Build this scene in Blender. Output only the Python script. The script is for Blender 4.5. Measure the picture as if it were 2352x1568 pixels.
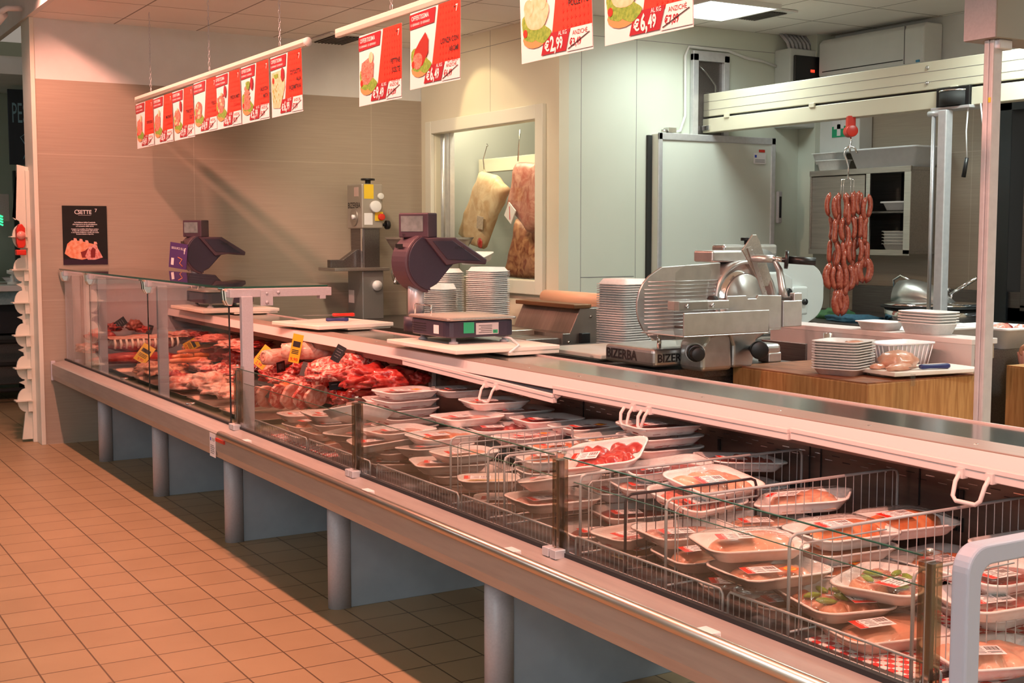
import bpy, bmesh, math, random
from mathutils import Vector, Matrix, noise, Euler
random.seed(7)
for o in list(bpy.data.objects): bpy.data.objects.remove(o)
SC = bpy.context.scene
COL = SC.collection
PI = math.pi
# ---------------------------------------------------------------- camera
F_PX, YAW, PIT, CH = 2930.0, math.radians(30.95), math.radians(4.82), 1.5
FWD = Vector((-math.cos(YAW)*math.cos(PIT), math.sin(YAW)*math.cos(PIT), -math.sin(PIT)))
RT = FWD.cross(Vector((0, 0, 1))).normalized()
UP = RT.cross(FWD)
cam = bpy.data.cameras.new('camera'); camo = bpy.data.objects.new('camera', cam); COL.objects.link(camo)
cam.sensor_width = 36; cam.lens = F_PX/2352*36; cam.clip_start = .05; cam.clip_end = 60
M = Matrix.Identity(4)
for i in range(3):
    M[i][0] = RT[i]; M[i][1] = UP[i]; M[i][2] = -FWD[i]
M[2][3] = CH
camo.matrix_world = M
SC.camera = camo
def at(px, py, **k):
    """point of the real plane X=, Y= or Z= seen at a photograph pixel"""
    d = FWD*F_PX+RT*(px-1176)-UP*(py-784)
    (a, v), = k.items(); i = 'XYZ'.index(a)
    c = Vector((0, 0, CH)); return c+d*((v-c[i])/d[i])
# ---------------------------------------------------------------- view, world
vs = SC.view_settings
SC.display_settings.display_device = 'sRGB'
vs.view_transform = 'Standard'; vs.look = 'None'; vs.gamma = 1; vs.use_curve_mapping = False
vs.exposure = 0.0
W = bpy.data.worlds.new('world'); SC.world = W; W.use_nodes = True
W.node_tree.nodes['Background'].inputs[0].default_value = (1.0, .86, .72, 1)
W.node_tree.nodes['Background'].inputs[1].default_value = .30
# ---------------------------------------------------------------- lights
def light(kind, name, loc, target, energy, color, **k):
    l = bpy.data.lights.new(name, kind); o = bpy.data.objects.new(name, l); COL.objects.link(o)
    o.location = loc; d = Vector(target)-Vector(loc)
    o.rotation_euler = d.to_track_quat('-Z', 'Y').to_euler()
    l.energy = energy; l.color = color
    for a, v in k.items(): setattr(l, a, v)
    return o
PINK = (1.0, .40, .29)
# track spotlights over the shop floor, in line with the counter front
for i, x in enumerate((-8.6, -7.4, -6.2, -5.0, -3.8, -2.6, -1.4, -.2)):
    light('SPOT', 'track_lamp', (x, 1.46, 3.18), (x-.15, 2.75, .3), 150, PINK,
          spot_size=math.radians(128), spot_blend=.6, shadow_soft_size=.035)
# added unseen neutral fill behind and beside the viewer, standing in for a flash
for x, y, e in ((-8.0, -2.2, 40), (-4.0, -2.6, 50), (.6, -1.4, 90), (4.0, -3.2, 290)):
    light('AREA', 'shop_fill', (x, y, 3.28), (x, y+.4, 0), e, (.90, .97, 1.0), shape='SQUARE', size=1.2)
# red meat lamp strip under the glass canopy of the served section
light('AREA', 'canopy_strip', (-7.55, 2.33, 1.185), (-7.55, 2.40, .6), 9, (1, .26, .15),
      shape='RECTANGLE', size=3.4, size_y=.04)
for x in (-7.6, -6.3, -5.3):
    light('SPOT', 'meat_lamp', (x, 2.9, 2.9), (x, 2.5, .7), 85, (1, .30, .18),
          spot_size=math.radians(30), spot_blend=.6, shadow_soft_size=.04)
# white ceiling panels of the preparation room (the fixtures are built below)
PANELS = [(-6.70, 5.60), (-4.3, 5.60), (-1.9, 5.60), (.5, 5.0)]
for (x, y), e in zip(PANELS, (15, 36, 70, 70)):
    light('AREA', 'panel_lamp', (x, y, 2.965), (x, y, 0), e, (.86, 1.0, .93), shape='SQUARE', size=.56, spread=math.radians(150))
light('SPOT', 'warm_downlight', (-8.75, 4.25, 2.93), (-8.35, 4.78, 2.25), 14, (1, .80, .42),
      spot_size=math.radians(62), spot_blend=.25, shadow_soft_size=.03)
for x, e in ((-8.0, 115), (-6.6, 75)):
    light('SPOT', 'warm_bench_downlight', (x, 3.25, 2.93), (x-.9, 4.75, 1.3), e, (1, .80, .58),
          spot_size=math.radians(105), spot_blend=.9, shadow_soft_size=.08)
for x in (-8.95, -8.1):
    light('POINT', 'cold_room_lamp', (x, 5.0, 2.62), (x, 5, 0), 22, (1, .88, .64), shadow_soft_size=.06)
light('AREA', 'fish_aisle_lamp', (-12.3, .9, 2.9), (-12.3, 1.6, 0), 22, (.78, 1, .88), shape='SQUARE', size=1.0)
# ---------------------------------------------------------------- materials
MATS = {}
def mat(name, col, rough=.5, metal=0, col2=None, scale=8, bump=0, bscale=None, stretch=None, spec=None, coat=0, sss=0, dist=0, lo=.35, hi=.65, detail=4, alpha=None):
    if name in MATS: return MATS[name]
    m = bpy.data.materials.new(name); m.use_nodes = True; n = m.node_tree; b = n.nodes['Principled BSDF']
    c = (*col, 1) if len(col) == 3 else col
    b.inputs['Base Color'].default_value = c; b.inputs['Roughness'].default_value = rough; b.inputs['Metallic'].default_value = metal
    if spec is not None: b.inputs['Specular IOR Level'].default_value = spec
    if coat: b.inputs['Coat Weight'].default_value = coat; b.inputs['Coat Roughness'].default_value = .08
    if sss:
        b.inputs['Subsurface Weight'].default_value = sss; b.inputs['Subsurface Radius'].default_value = (.02, .008, .005); b.inputs['Subsurface Scale'].default_value = .5
    tc = n.nodes.new('ShaderNodeTexCoord'); mp = n.nodes.new('ShaderNodeMapping'); n.links.new(tc.outputs['Object'], mp.inputs[0])
    if stretch: mp.inputs['Scale'].default_value = stretch
    nz = n.nodes.new('ShaderNodeTexNoise'); nz.inputs['Scale'].default_value = scale; nz.inputs['Detail'].default_value = detail; nz.inputs['Distortion'].default_value = dist
    n.links.new(mp.outputs[0], nz.inputs[0])
    if col2 is not None:
        r = n.nodes.new('ShaderNodeValToRGB'); r.color_ramp.elements[0].position = lo; r.color_ramp.elements[1].position = hi
        r.color_ramp.elements[0].color = c; r.color_ramp.elements[1].color = (*col2, 1)
        n.links.new(nz.outputs['Fac'], r.inputs[0]); n.links.new(r.outputs[0], b.inputs['Base Color'])
    if bump:
        nb = nz
        if bscale:
            nb = n.nodes.new('ShaderNodeTexNoise'); nb.inputs['Scale'].default_value = bscale; nb.inputs['Detail'].default_value = 3
            n.links.new(mp.outputs[0], nb.inputs[0])
        bp = n.nodes.new('ShaderNodeBump'); bp.inputs['Strength'].default_value = bump; bp.inputs['Distance'].default_value = .004
        n.links.new(nb.outputs['Fac'], bp.inputs['Height']); n.links.new(bp.outputs[0], b.inputs['Normal'])
    MATS[name] = m; return m
def glassm(name, tint, gloss=.1, rough=.02, fres=1.45, bump=0, trans=1.0):
    if name in MATS: return MATS[name]
    m = bpy.data.materials.new(name); m.use_nodes = True; n = m.node_tree; n.nodes.clear()
    out = n.nodes.new('ShaderNodeOutputMaterial'); t = n.nodes.new('ShaderNodeBsdfTransparent'); g = n.nodes.new('ShaderNodeBsdfGlossy')
    mx = n.nodes.new('ShaderNodeMixShader'); lw = n.nodes.new('ShaderNodeLayerWeight'); lw.inputs[0].default_value = .5; fr = n.nodes.new('ShaderNodeMath'); fr.operation = 'POWER'; fr.inputs[1].default_value = 5.5; n.links.new(lw.outputs['Facing'], fr.inputs[0])
    ad = n.nodes.new('ShaderNodeMath'); ad.operation = 'ADD'; ad.inputs[1].default_value = gloss+.008; ad.use_clamp = True
    t.inputs[0].default_value = (*tint, 1); g.inputs['Roughness'].default_value = rough; g.inputs['Color'].default_value = (.9, .9, .9, 1)
    n.links.new(fr.outputs[0], ad.inputs[0]); n.links.new(ad.outputs[0], mx.inputs[0]); n.links.new(t.outputs[0], mx.inputs[1]); n.links.new(g.outputs[0], mx.inputs[2])
    if bump:
        tc = n.nodes.new('ShaderNodeTexCoord'); nz = n.nodes.new('ShaderNodeTexNoise'); nz.inputs['Scale'].default_value = 28; nz.inputs['Detail'].default_value = 3; nz.inputs['Distortion'].default_value = 1.2
        bp = n.nodes.new('ShaderNodeBump'); bp.inputs['Strength'].default_value = bump; bp.inputs['Distance'].default_value = .01
        n.links.new(tc.outputs['Object'], nz.inputs[0]); n.links.new(nz.outputs['Fac'], bp.inputs['Height'])
        n.links.new(bp.outputs[0], g.inputs['Normal'])
    n.links.new(mx.outputs[0], out.inputs[0]); MATS[name] = m; return m
def emit(name, col, s):
    m = bpy.data.materials.new(name); m.use_nodes = True; b = m.node_tree.nodes['Principled BSDF']
    b.inputs['Base Color'].default_value = (*col, 1); b.inputs['Emission Color'].default_value = (*col, 1); b.inputs['Emission Strength'].default_value = s
    MATS[name] = m; return m
def brick(name, c1, c2, grout, w, h, mortar, off=(0, 0, 0), rot=(0, 0, 0), rough=.5, streak=0, bump=.3, offset=0.0, var=.5, spec=.5):
    m = bpy.data.materials.new(name); m.use_nodes = True; n = m.node_tree; b = n.nodes['Principled BSDF']
    tc = n.nodes.new('ShaderNodeTexCoord'); mp = n.nodes.new('ShaderNodeMapping'); mp.inputs['Location'].default_value = off; mp.inputs['Rotation'].default_value = rot
    n.links.new(tc.outputs['Object'], mp.inputs[0])
    bt = n.nodes.new('ShaderNodeTexBrick'); bt.offset = offset; bt.squash = 1
    for k, v in (('Scale', 1), ('Mortar Size', mortar), ('Mortar Smooth', .1), ('Brick Width', w), ('Row Height', h), ('Bias', 0)): bt.inputs[k].default_value = v
    bt.inputs['Color1'].default_value = (*c1, 1); bt.inputs['Color2'].default_value = (*c2, 1); bt.inputs['Mortar'].default_value = (*grout, 1)
    n.links.new(mp.outputs[0], bt.inputs[0])
    nz = n.nodes.new('ShaderNodeTexNoise'); nz.inputs['Scale'].default_value = 1.0 if streak else 3; nz.inputs['Detail'].default_value = 6
    src = mp
    if streak:
        m2 = n.nodes.new('ShaderNodeMapping'); m2.inputs['Scale'].default_value = (3, streak, streak); n.links.new(mp.outputs[0], m2.inputs[0]); src = m2
    n.links.new(src.outputs[0], nz.inputs[0])
    hs = n.nodes.new('ShaderNodeMixRGB'); hs.blend_type = 'MULTIPLY'; hs.inputs[0].default_value = var
    rp = n.nodes.new('ShaderNodeValToRGB'); rp.color_ramp.elements[0].position = .3; rp.color_ramp.elements[0].color = (.72, .7, .68, 1); rp.color_ramp.elements[1].position = .7
    n.links.new(nz.outputs['Fac'], rp.inputs[0]); n.links.new(bt.outputs['Color'], hs.inputs[1]); n.links.new(rp.outputs[0], hs.inputs[2]); n.links.new(hs.outputs[0], b.inputs['Base Color'])
    bp = n.nodes.new('ShaderNodeBump'); bp.inputs['Strength'].default_value = bump; bp.inputs['Distance'].default_value = .003; bp.invert = True
    n.links.new(bt.outputs['Fac'], bp.inputs['Height']); n.links.new(bp.outputs[0], b.inputs['Normal'])
    b.inputs['Roughness'].default_value = rough; b.inputs['Specular IOR Level'].default_value = spec
    MATS[name] = m; return m

steel = mat('brushed_steel', (.60, .58, .55), .30, 1, (.50, .48, .46), 6, stretch=(1, 40, 40), bump=.05)
steel_d = mat('dark_steel', (.20, .18, .17), .38, .85, (.15, .13, .125), 5, stretch=(1, 30, 30), bump=.04)
steel_m = mat('matte_steel', (.50, .47, .43), .42, .9, (.42, .39, .36), 5, stretch=(1, 25, 25))
chrome = mat('polished_chrome', (.82, .82, .82), .12, 1)
alu = mat('anodised_aluminium', (.72, .72, .75), .36, .55, (.66, .66, .69), 30)
cast = mat('cast_aluminium', (.62, .61, .60), .33, .9, (.55, .54, .53), 20, bump=.05)
powder = mat('grey_powder_coat', (.48, .47, .50), .5, .1, (.44, .43, .46), 120, bump=.1)
bluegrey = mat('blue_grey_laminate', (.29, .33, .37), .55, 0, (.33, .37, .41), 9, bump=.03, lo=.4, hi=.75)
plug_grey = mat('grey_blue_plastic', (.36, .45, .55), .45)
white = mat('white_paint', (.74, .74, .72), .45, 0, (.70, .70, .68), 6)
offwhite = mat('ivory_paint', (.72, .70, .60), .4)
foam = mat('white_foam', (.86, .86, .84), .45, 0, (.80, .80, .78), 60, bump=.08, bscale=220, sss=.0)
hdpe = mat('white_cutting_plastic', (.84, .80, .74), .5, 0, (.80, .73, .62), 7)
clearp = glassm('clear_plastic', (.93, .93, .93), .08, .05)
milky = mat('milky_plastic', (.82, .83, .85), .35, 0, (.78, .79, .81), 20)
black = mat('black_plastic', (.012, .012, .013), .35)
blackm = mat('matt_black', (.010, .011, .014), .6)
rubber = mat('dark_rubber', (.02, .02, .02), .7)
aubergine = mat('dark_violet_plastic', (.036, .030, .052), .42, 0, (.030, .026, .046), 200)
aubergine2 = mat('plum_plastic', (.075, .045, .062), .42)
redp = mat('red_plastic', (.62, .03, .015), .3)
bluep = mat('blue_plastic', (.02, .03, .16), .4)
yellow = mat('yellow_print', (.80, .55, .03), .5)
green = mat('green_print', (.02, .36, .17), .5)
ink = mat('black_ink', (.02, .015, .015), .6)
inkg = mat('grey_ink', (.20, .19, .20), .6)
bred = mat('banner_red', (.68, .045, .018), .45, 0, (.62, .035, .014), 60)
bdark = mat('banner_crimson', (.30, .012, .022), .45)
paper = mat('white_paper', (.80, .76, .77), .5)
bbrown = mat('banner_brown', (.30, .02, .01), .5)
glass = glassm('case_glass', (.965, .975, .96), .035, .01)
glass2 = glassm('inner_glass', (.975, .985, .975), .01, .01)
glassedge = mat('green_glass_edge', (.02, .09, .06), .15)
film = glassm('cling_film', (.99, .99, .99), .010, .05, 1.35, bump=.9)
acrylic = glassm('acrylic', (.90, .90, .90), .09, .04)
bronze = glassm('smoked_acrylic', (.62, .52, .40), .16, .08)
wood = mat('butcher_wood', (.36, .17, .055), .5, 0, (.50, .27, .10), 7, stretch=(9, 9, .8), bump=.06, lo=.38, hi=.62)
woodtop = mat('butcher_wood_worn_top', (.22, .075, .035), .45, 0, (.42, .17, .08), 4, stretch=(1.5, 8, 1), bump=.15, dist=1)
# meat
red_meat = mat('red_beef', (.36, .016, .013), .30, 0, (.56, .10, .075), 16, bump=.35, bscale=60, coat=.4, dist=1.4, lo=.42, hi=.72)
dark_meat = mat('dark_beef', (.17, .012, .012), .3, 0, (.40, .05, .04), 18, bump=.4, bscale=70, coat=.4, dist=1.2)
marbled = mat('marbled_beef', (.48, .05, .04), .33, 0, (.78, .48, .40), 20, bump=.3, bscale=60, coat=.3, dist=2.5, lo=.46, hi=.62)
pork = mat('pink_pork', (.58, .16, .11), .33, 0, (.78, .50, .42), 16, bump=.35, bscale=50, coat=.35, dist=2.2, lo=.38, hi=.66)
pale = mat('pale_chicken', (.70, .30, .19), .3, 0, (.78, .46, .32), 12, bump=.25, bscale=55, coat=.35, dist=1)
minced = mat('minced_meat', (.50, .07, .05), .4, 0, (.72, .26, .19), 95, bump=.8, bscale=150, coat=.25)
orange_meat = mat('paprika_meat', (.62, .16, .055), .35, 0, (.70, .27, .12), 30, bump=.3, bscale=80, coat=.3)
brown_meat = mat('brown_offal', (.22, .055, .035), .3, 0, (.34, .10, .07), 14, bump=.3, bscale=50, coat=.4)
yellow_meat = mat('breaded_cutlet', (.66, .46, .20), .6, 0, (.72, .56, .32), 60, bump=.6, bscale=130)
skin_meat = mat('pale_fat', (.78, .54, .44), .35, 0, (.62, .20, .14), 14, bump=.35, coat=.35, dist=2.5, lo=.42, hi=.68)
mixed_meat = mat('stew_mix', (.40, .12, .07), .35, 0, (.66, .36, .22), 30, bump=.4, coat=.3, dist=1)
bone = mat('bone', (.78, .68, .56), .45)
herb = mat('green_pepper', (.22, .36, .04), .35)
aged = mat('aged_fat', (.62, .40, .22), .55, 0, (.80, .64, .42), 7, bump=.5, bscale=30, dist=1.5)
aged_red = mat('aged_red_meat', (.25, .06, .03), .5, 0, (.60, .30, .15), 9, bump=.6, bscale=25, dist=2)
skin = mat('skin', (.50, .25, .15), .5, 0, (.45, .21, .12), 30, bump=.15, bscale=120)
plate = mat('steel_plate', (.35, .33, .31), .3, .9)
greenmat = mat('green_case_liner', (.16, .17, .11), .45, 0, (.13, .14, .09), 30)

# ---------------------------------------------------------------- mesh builder
_txt = {}
def text_data(s, bold=0):
    k = (s, bold)
    if k not in _txt:
        c = bpy.data.curves.new('t', 'FONT'); c.body = s; c.size = 1; c.resolution_u = 2; c.offset = bold; c.fill_mode = 'FRONT'
        o = bpy.data.objects.new('t', c); me = bpy.data.meshes.new_from_object(o)
        v = [tuple(p.co) for p in me.vertices]; f = [tuple(p.vertices) for p in me.polygons]
        bpy.data.objects.remove(o); bpy.data.curves.remove(c); bpy.data.meshes.remove(me); _txt[k] = (v, f)
    return _txt[k]
def TR(x=0, y=0, z=0, rx=0, ry=0, rz=0, s=1):
    sc = s if isinstance(s, (tuple, list)) else (s, s, s)
    return Matrix.Translation((x, y, z)) @ Euler((rx, ry, rz)).to_matrix().to_4x4() @ Matrix.Diagonal((*sc, 1))
def rrect(w, d, r, n=5):
    pts = []
    for cx, cy, a0 in ((w/2-r, d/2-r, 0), (-w/2+r, d/2-r, 90), (-w/2+r, -d/2+r, 180), (w/2-r, -d/2+r, 270)):
        for i in range(n):
            a = math.radians(a0+90*i/(n-1)); pts.append((cx+r*math.cos(a), cy+r*math.sin(a)))
    return pts
class MB:
    def __init__(s, M=None): s.v = []; s.f = []; s.m = []; s.sm = []; s.M = M or Matrix.Identity(4)
    def add(s, v, f, mat=0, smooth=False, M=None):
        T = s.M @ M if M else s.M; n = len(s.v)
        s.v += [tuple(T @ Vector(p)) for p in v]
        for q in f: s.f.append(tuple(i+n for i in q)); s.m.append(mat); s.sm.append(smooth)
        return s
    def box(s, x0, x1, y0, y1, z0, z1, mat=0, M=None):
        v = [(x, y, z) for z in (z0, z1) for y in (y0, y1) for x in (x0, x1)]
        return s.add(v, [(0, 2, 3, 1), (4, 5, 7, 6), (0, 1, 5, 4), (2, 6, 7, 3), (0, 4, 6, 2), (1, 3, 7, 5)], mat, False, M)
    def cbox(s, c, d, mat=0, M=None): return s.box(c[0]-d[0]/2, c[0]+d[0]/2, c[1]-d[1]/2, c[1]+d[1]/2, c[2]-d[2]/2, c[2]+d[2]/2, mat, M)
    def rings(s, rings, mat=0, cap=(True, True), smooth=True, M=None, close=False):
        n = len(rings[0]); v = [p for r in rings for p in r]; f = []
        R = len(rings)
        for i in range(R if close else R-1):
            for j in range(n):
                a = i*n+j; b = i*n+(j+1) % n; i2 = (i+1) % R
                f.append((a, b, i2*n+(j+1) % n, i2*n+j))
        if not close:
            if cap[0]: f.append(tuple(reversed(range(n))))
            if cap[1]: f.append(tuple((R-1)*n+j for j in range(n)))
        return s.add(v, f, mat, smooth, M)
    def tube(s, pts, r, n=8, mat=0, closed=False, M=None, cap=True):
        pts = [Vector(p) for p in pts]; rs = r if isinstance(r, (list, tuple)) else [r]*len(pts)
        rings = []; prev = None
        for i, p in enumerate(pts):
            if closed: t = pts[(i+1) % len(pts)]-pts[i-1]
            else: t = pts[min(i+1, len(pts)-1)]-pts[max(i-1, 0)]
            t.normalize()
            if prev is None:
                u = t.cross(Vector((0, 0, 1)));
                if u.length < .1: u = t.cross(Vector((1, 0, 0)))
            else: u = prev-t*prev.dot(t)
            u.normalize(); w = t.cross(u); prev = u
            rings.append([tuple(p+(u*math.cos(2*PI*k/n)+w*math.sin(2*PI*k/n))*rs[i]) for k in range(n)])
        return s.rings(rings, mat, (cap, cap), True, M, closed)
    def cyl(s, p0, p1, r0, r1=None, n=16, mat=0, M=None, smooth=True):
        return s.tube([p0, p1], [r0, r0 if r1 is None else r1], n, mat, M=M)
    def lathe(s, prof, n=24, mat=0, M=None, cap=(True, True)):
        return s.rings([[(r*math.cos(2*PI*k/n), r*math.sin(2*PI*k/n), z) for k in range(n)] for r, z in prof], mat, cap, True, M)
    def prism(s, poly, h0, h1, axis='z', mat=0, M=None, smooth=False):
        def P(a, b, h): return {'z': (a, b, h), 'y': (a, h, b), 'x': (h, a, b)}[axis]
        n = len(poly); v = [P(a, b, h0) for a, b in poly]+[P(a, b, h1) for a, b in poly]
        f = [(i, (i+1) % n, n+(i+1) % n, n+i) for i in range(n)]+[tuple(reversed(range(n))), tuple(range(n, 2*n))]
        return s.add(v, f, mat, smooth, M)
    def poly(s, pts, mat=0, M=None): return s.add(pts, [tuple(range(len(pts)))], mat, False, M)
    def text(s, t, size, M, mat=0, align='l', bold=0.0, sx=1):
        v, f = text_data(t, bold)
        if not v: return s
        x0 = min(p[0] for p in v); x1 = max(p[0] for p in v)
        dx = {'l': 0, 'c': -(x0+x1)/2, 'r': -x1}[align]
        return s.add([((p[0]+dx)*size*sx, p[1]*size, 0) for p in v], f, mat, False, M)
    def blob(s, sx, sy, sz, seed=0, amp=.18, freq=2.2, mat=0, M=None, sub=3, flat=0):
        key = sub
        if key not in _ico:
            bm = bmesh.new(); bmesh.ops.create_icosphere(bm, subdivisions=sub, radius=1); _ico[key] = ([v.co.copy() for v in bm.verts], [tuple(v.index for v in f.verts) for f in bm.faces]); bm.free()
        V, Fc = _ico[key]; o = Vector((seed*7.3, seed*3.1, seed*1.7)); out = []
        for c in V:
            k = 1+amp*noise.noise(c*freq+o)+amp*.4*noise.noise(c*freq*2.7+o)
            p = c*k; z = p.z
            if flat and z < -flat: z = -flat
            out.append((p.x*sx, p.y*sy, z*sz))
        return s.add(out, Fc, mat, True, M)
    def build(s, name, mats, parent=None, bevel=0, M=None, seg=2):
        me = bpy.data.meshes.new(name); me.from_pydata(s.v, [], s.f)
        for m in (mats if isinstance(mats, (list, tuple)) else [mats]): me.materials.append(m)
        me.polygons.foreach_set('material_index', s.m); me.polygons.foreach_set('use_smooth', s.sm); me.update()
        o = bpy.data.objects.new(name, me); COL.objects.link(o)
        if parent: o.parent = parent
        if M is not None: o.matrix_local = M
        if bevel:
            b = o.modifiers.new('bevel', 'BEVEL'); b.width = bevel; b.segments = seg; b.limit_method = 'ANGLE'; b.angle_limit = math.radians(40)
        return o
_ico = {}
def tag(o, label, cat, group=None):
    o['label'] = label; o['category'] = cat
    if group: o['group'] = group
    return o
def thing(name, label, cat, loc=(0, 0, 0), rz=0, group=None, rx=0, ry=0):
    o = bpy.data.objects.new(name, None); COL.objects.link(o); o.empty_display_size = .05
    o.location = loc; o.rotation_euler = (rx, ry, rz); return tag(o, label, cat, group)
def struct(o): o['kind'] = 'structure'; return o
def arc(cx, cy, r, a0, a1, n=8): return [(cx+r*math.cos(math.radians(a0+(a1-a0)*i/(n-1))), cy+r*math.sin(math.radians(a0+(a1-a0)*i/(n-1)))) for i in range(n)]
FACE = Matrix.Rotation(PI/2, 4, 'X')      # xy drawing -> upright, read from -Y
FACEX = Matrix.Rotation(PI/2, 4, 'Z') @ FACE   # upright, read from +X, running along +Y
# ================================================================ SETTING
gw0 = mat('shop_wall', (.40, .40, .38), .6)
fl = brick('floor_tiles', (.365, .255, .14), (.39, .275, .152), (.12, .075, .04), .2, .2, .0032, off=(.07, .0, 0), rough=.42, var=.35, spec=.4)
struct(MB().box(-17, 5, -5, 7.6, -.05, 0).build('floor', fl))
ct = brick('ceiling_tiles', (.86, .84, .80), (.88, .86, .82), (.34, .32, .30), .6, .6, .006, off=(.18, .06, 0), rough=.9, var=.12, bump=.5, spec=.1)
m = MB()
m.box(-9.6, 5, 1.78, 7.6, 3.0, 3.06)
struct(m.build('ceiling', ct))
struct(MB().box(-17, 5, -5, 1.74, 3.32, 3.36).build('ceiling_shop', white))
struct(MB().box(-17, 5, 1.74, 1.78, 3.0, 3.34).build('trim_1', white))
tan = brick('beige_wall_panels', (.40, .335, .265), (.40, .335, .265), (.50, .43, .35), 1.45, 1.03, .003, off=(.1, 0, 0), rot=(-PI/2, 0, 0), rough=.38, streak=90, var=.35, bump=.1, spec=.45)
tanx = brick('beige_wall_panels_end', (.40, .335, .265), (.40, .335, .265), (.50, .43, .35), 1.45, 1.03, .003, off=(.0, 0, 0), rot=(0, PI/2, PI/2), rough=.38, streak=90, var=.35, bump=.1, spec=.45)
def swap_yz(mt, ax):
    # feed (Y,Z) or (X,Z) of the wall into the panel pattern
    n = mt.node_tree; mp = [q for q in n.nodes if q.type == 'MAPPING' and q.inputs['Location'].default_value[:] is not None and any(l.from_node.type == 'TEX_COORD' for l in q.inputs[0].links)][0]
    mp.inputs['Rotation'].default_value = (0, 0, 0)
    tc = mp.inputs[0].links[0].from_node; sp = n.nodes.new('ShaderNodeSeparateXYZ'); cb = n.nodes.new('ShaderNodeCombineXYZ')
    n.links.new(tc.outputs['Object'], sp.inputs[0]); n.links.new(sp.outputs[ax], cb.inputs[0]); n.links.new(sp.outputs['Z'], cb.inputs[1]); n.links.new(cb.outputs[0], mp.inputs[0])
swap_yz(tanx, 'Y'); swap_yz(tan, 'X')
# far wall at the end of the counter: beige panels below, white above
struct(MB().box(-9.72, -9.45, 1.78, 4.80, 0, 2.58).build('wall_left', tanx))
struct(MB().box(-9.72, -9.455, 1.78, 4.80, 2.58, 3.0).build('wall_left_upper', white))
struct(MB().box(-9.74, -9.44, 1.755, 1.785, 0, 3.0).build('trim_2', offwhite, bevel=.003))
# cold room front (with window) and side (with door)
cw = mat('cold_room_panel', (.72, .66, .52), .42, 0, (.70, .64, .50), 3)
cs = mat('cold_room_side_panel', (.66, .69, .60), .42, 0, (.64, .67, .58), 3)
m = MB(); y0, y1 = 4.80, 4.88
WX0, WX1, WZ0, WZ1 = -9.22, -7.64, 1.17, 2.30
m.box(-9.45, WX0, y0, y1, 0, 3); m.box(WX1, -7.38, y0, y1, 0, 3); m.box(WX0, WX1, y0, y1, 0, WZ0); m.box(WX0, WX1, y0, y1, WZ1, 3)
m.box(-8.32, -8.318, y0-.001, y0, WZ1+.1, 3, 1); m.box(-9.45, -7.38, y0-.001, y0, 2.885, 2.888, 1)
struct(m.build('wall_back', [cw, inkg]))
m = MB()
for a in ((WX0-.1, WX0, WZ0-.1, WZ1+.1), (WX1, WX1+.1, WZ0-.1, WZ1+.1), (WX0, WX1, WZ1, WZ1+.1), (WX0, WX1, WZ0-.1, WZ0)):
    m.box(a[0], a[1], 4.765, 4.80, a[2], a[3])
w1 = struct(m.build('window_1', offwhite, bevel=.006))
struct(MB().box(WX0, WX1, 4.81, 4.822, WZ0, WZ1).build('window_pane', glass2, w1))
m = MB(); m.cyl((WX0+.03, 4.86, WZ0), (WX0+.03, 4.86, WZ1), .018); m.box(WX0+.1, WX0+.13, 4.84, 4.88, WZ0, WZ1); m.box(WX0+.17, WX0+.19, 4.84, 4.88, WZ0, WZ1)
struct(m.build('window_track', alu, w1))
m = MB(); m.box(-7.46, -7.38, 4.88, 7.3, 0, 3)
for y in (4.98, 5.45): m.box(-7.38, -7.379, y, y+.003, 0, 3, 1)
m.box(-7.38, -7.379, 4.98, 7.19, 2.86, 2.863, 1); m.box(-7.38, -7.379, 4.98, 5.44, 1.195, 1.2, 1)
struct(m.build('wall_side', [cs, inkg]))
# cold room interior
m = MB(); m.box(-9.5, -7.46, 6.7, 6.75, 0, 3); m.box(-9.5, -9.44, 4.88, 6.7, 0, 3); m.box(-9.44, -7.46, 4.88, 6.7, 2.75, 2.8)
struct(m.build('wall_cold_room', mat('cold_room_inner', (.42, .44, .42), .5)))
# back wall of the preparation room: white strip above beige
struct(MB().box(-7.40, -5.62, 7.19, 7.3, 0, 2.42).build('wall_back_room', tan))
struct(MB().box(-7.40, 5, 7.185, 7.3, 2.42, 3).build('wall_back_room_upper', white))
struct(MB().box(-7.38, -7.2, 7.0, 7.185, 0, 3).build('trim_3', cs))
struct(MB().box(-3.9, 5, 7.19, 7.3, 0, 2.42).build('wall_right_room', tan))
struct(MB().box(5, 5.1, -5, 7.6, 0, 3.36).build('wall_right', white))
struct(MB().box(-17, 5, -5.1, -5, 0, 3.36).build('wall_front', gw0))
# dark glazed door at the right
m = MB(); m.box(-5.62, -5.52, 7.1, 7.25, 0, 2.42); m.box(-5.62, -3.9, 7.1, 7.25, 2.30, 2.42); m.box(-4.0, -3.9, 7.1, 7.25, 0, 2.42); m.box(-5.62, -3.9, 7.12, 7.25, 0, 1.02)
m.box(-5.40, -5.36, 7.08, 7.14, 1.02, 2.2, 1); m.box(-5.40, -3.95, 7.08, 7.14, 2.16, 2.2, 1); m.box(-5.40, -3.95, 7.08, 7.14, 1.0, 1.04, 1)
d1 = struct(m.build('door_1', [mat('dark_frame', (.022, .028, .032), .4), steel_d], bevel=.004))
nightg = mat('dusky_pane', (.055, .08, .10), .12, 0, (.10, .14, .17), 3, stretch=(6, 1, .4))
struct(MB().box(-5.36, -3.95, 7.10, 7.12, 1.04, 2.16).build('door_pane', nightg, d1))
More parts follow.
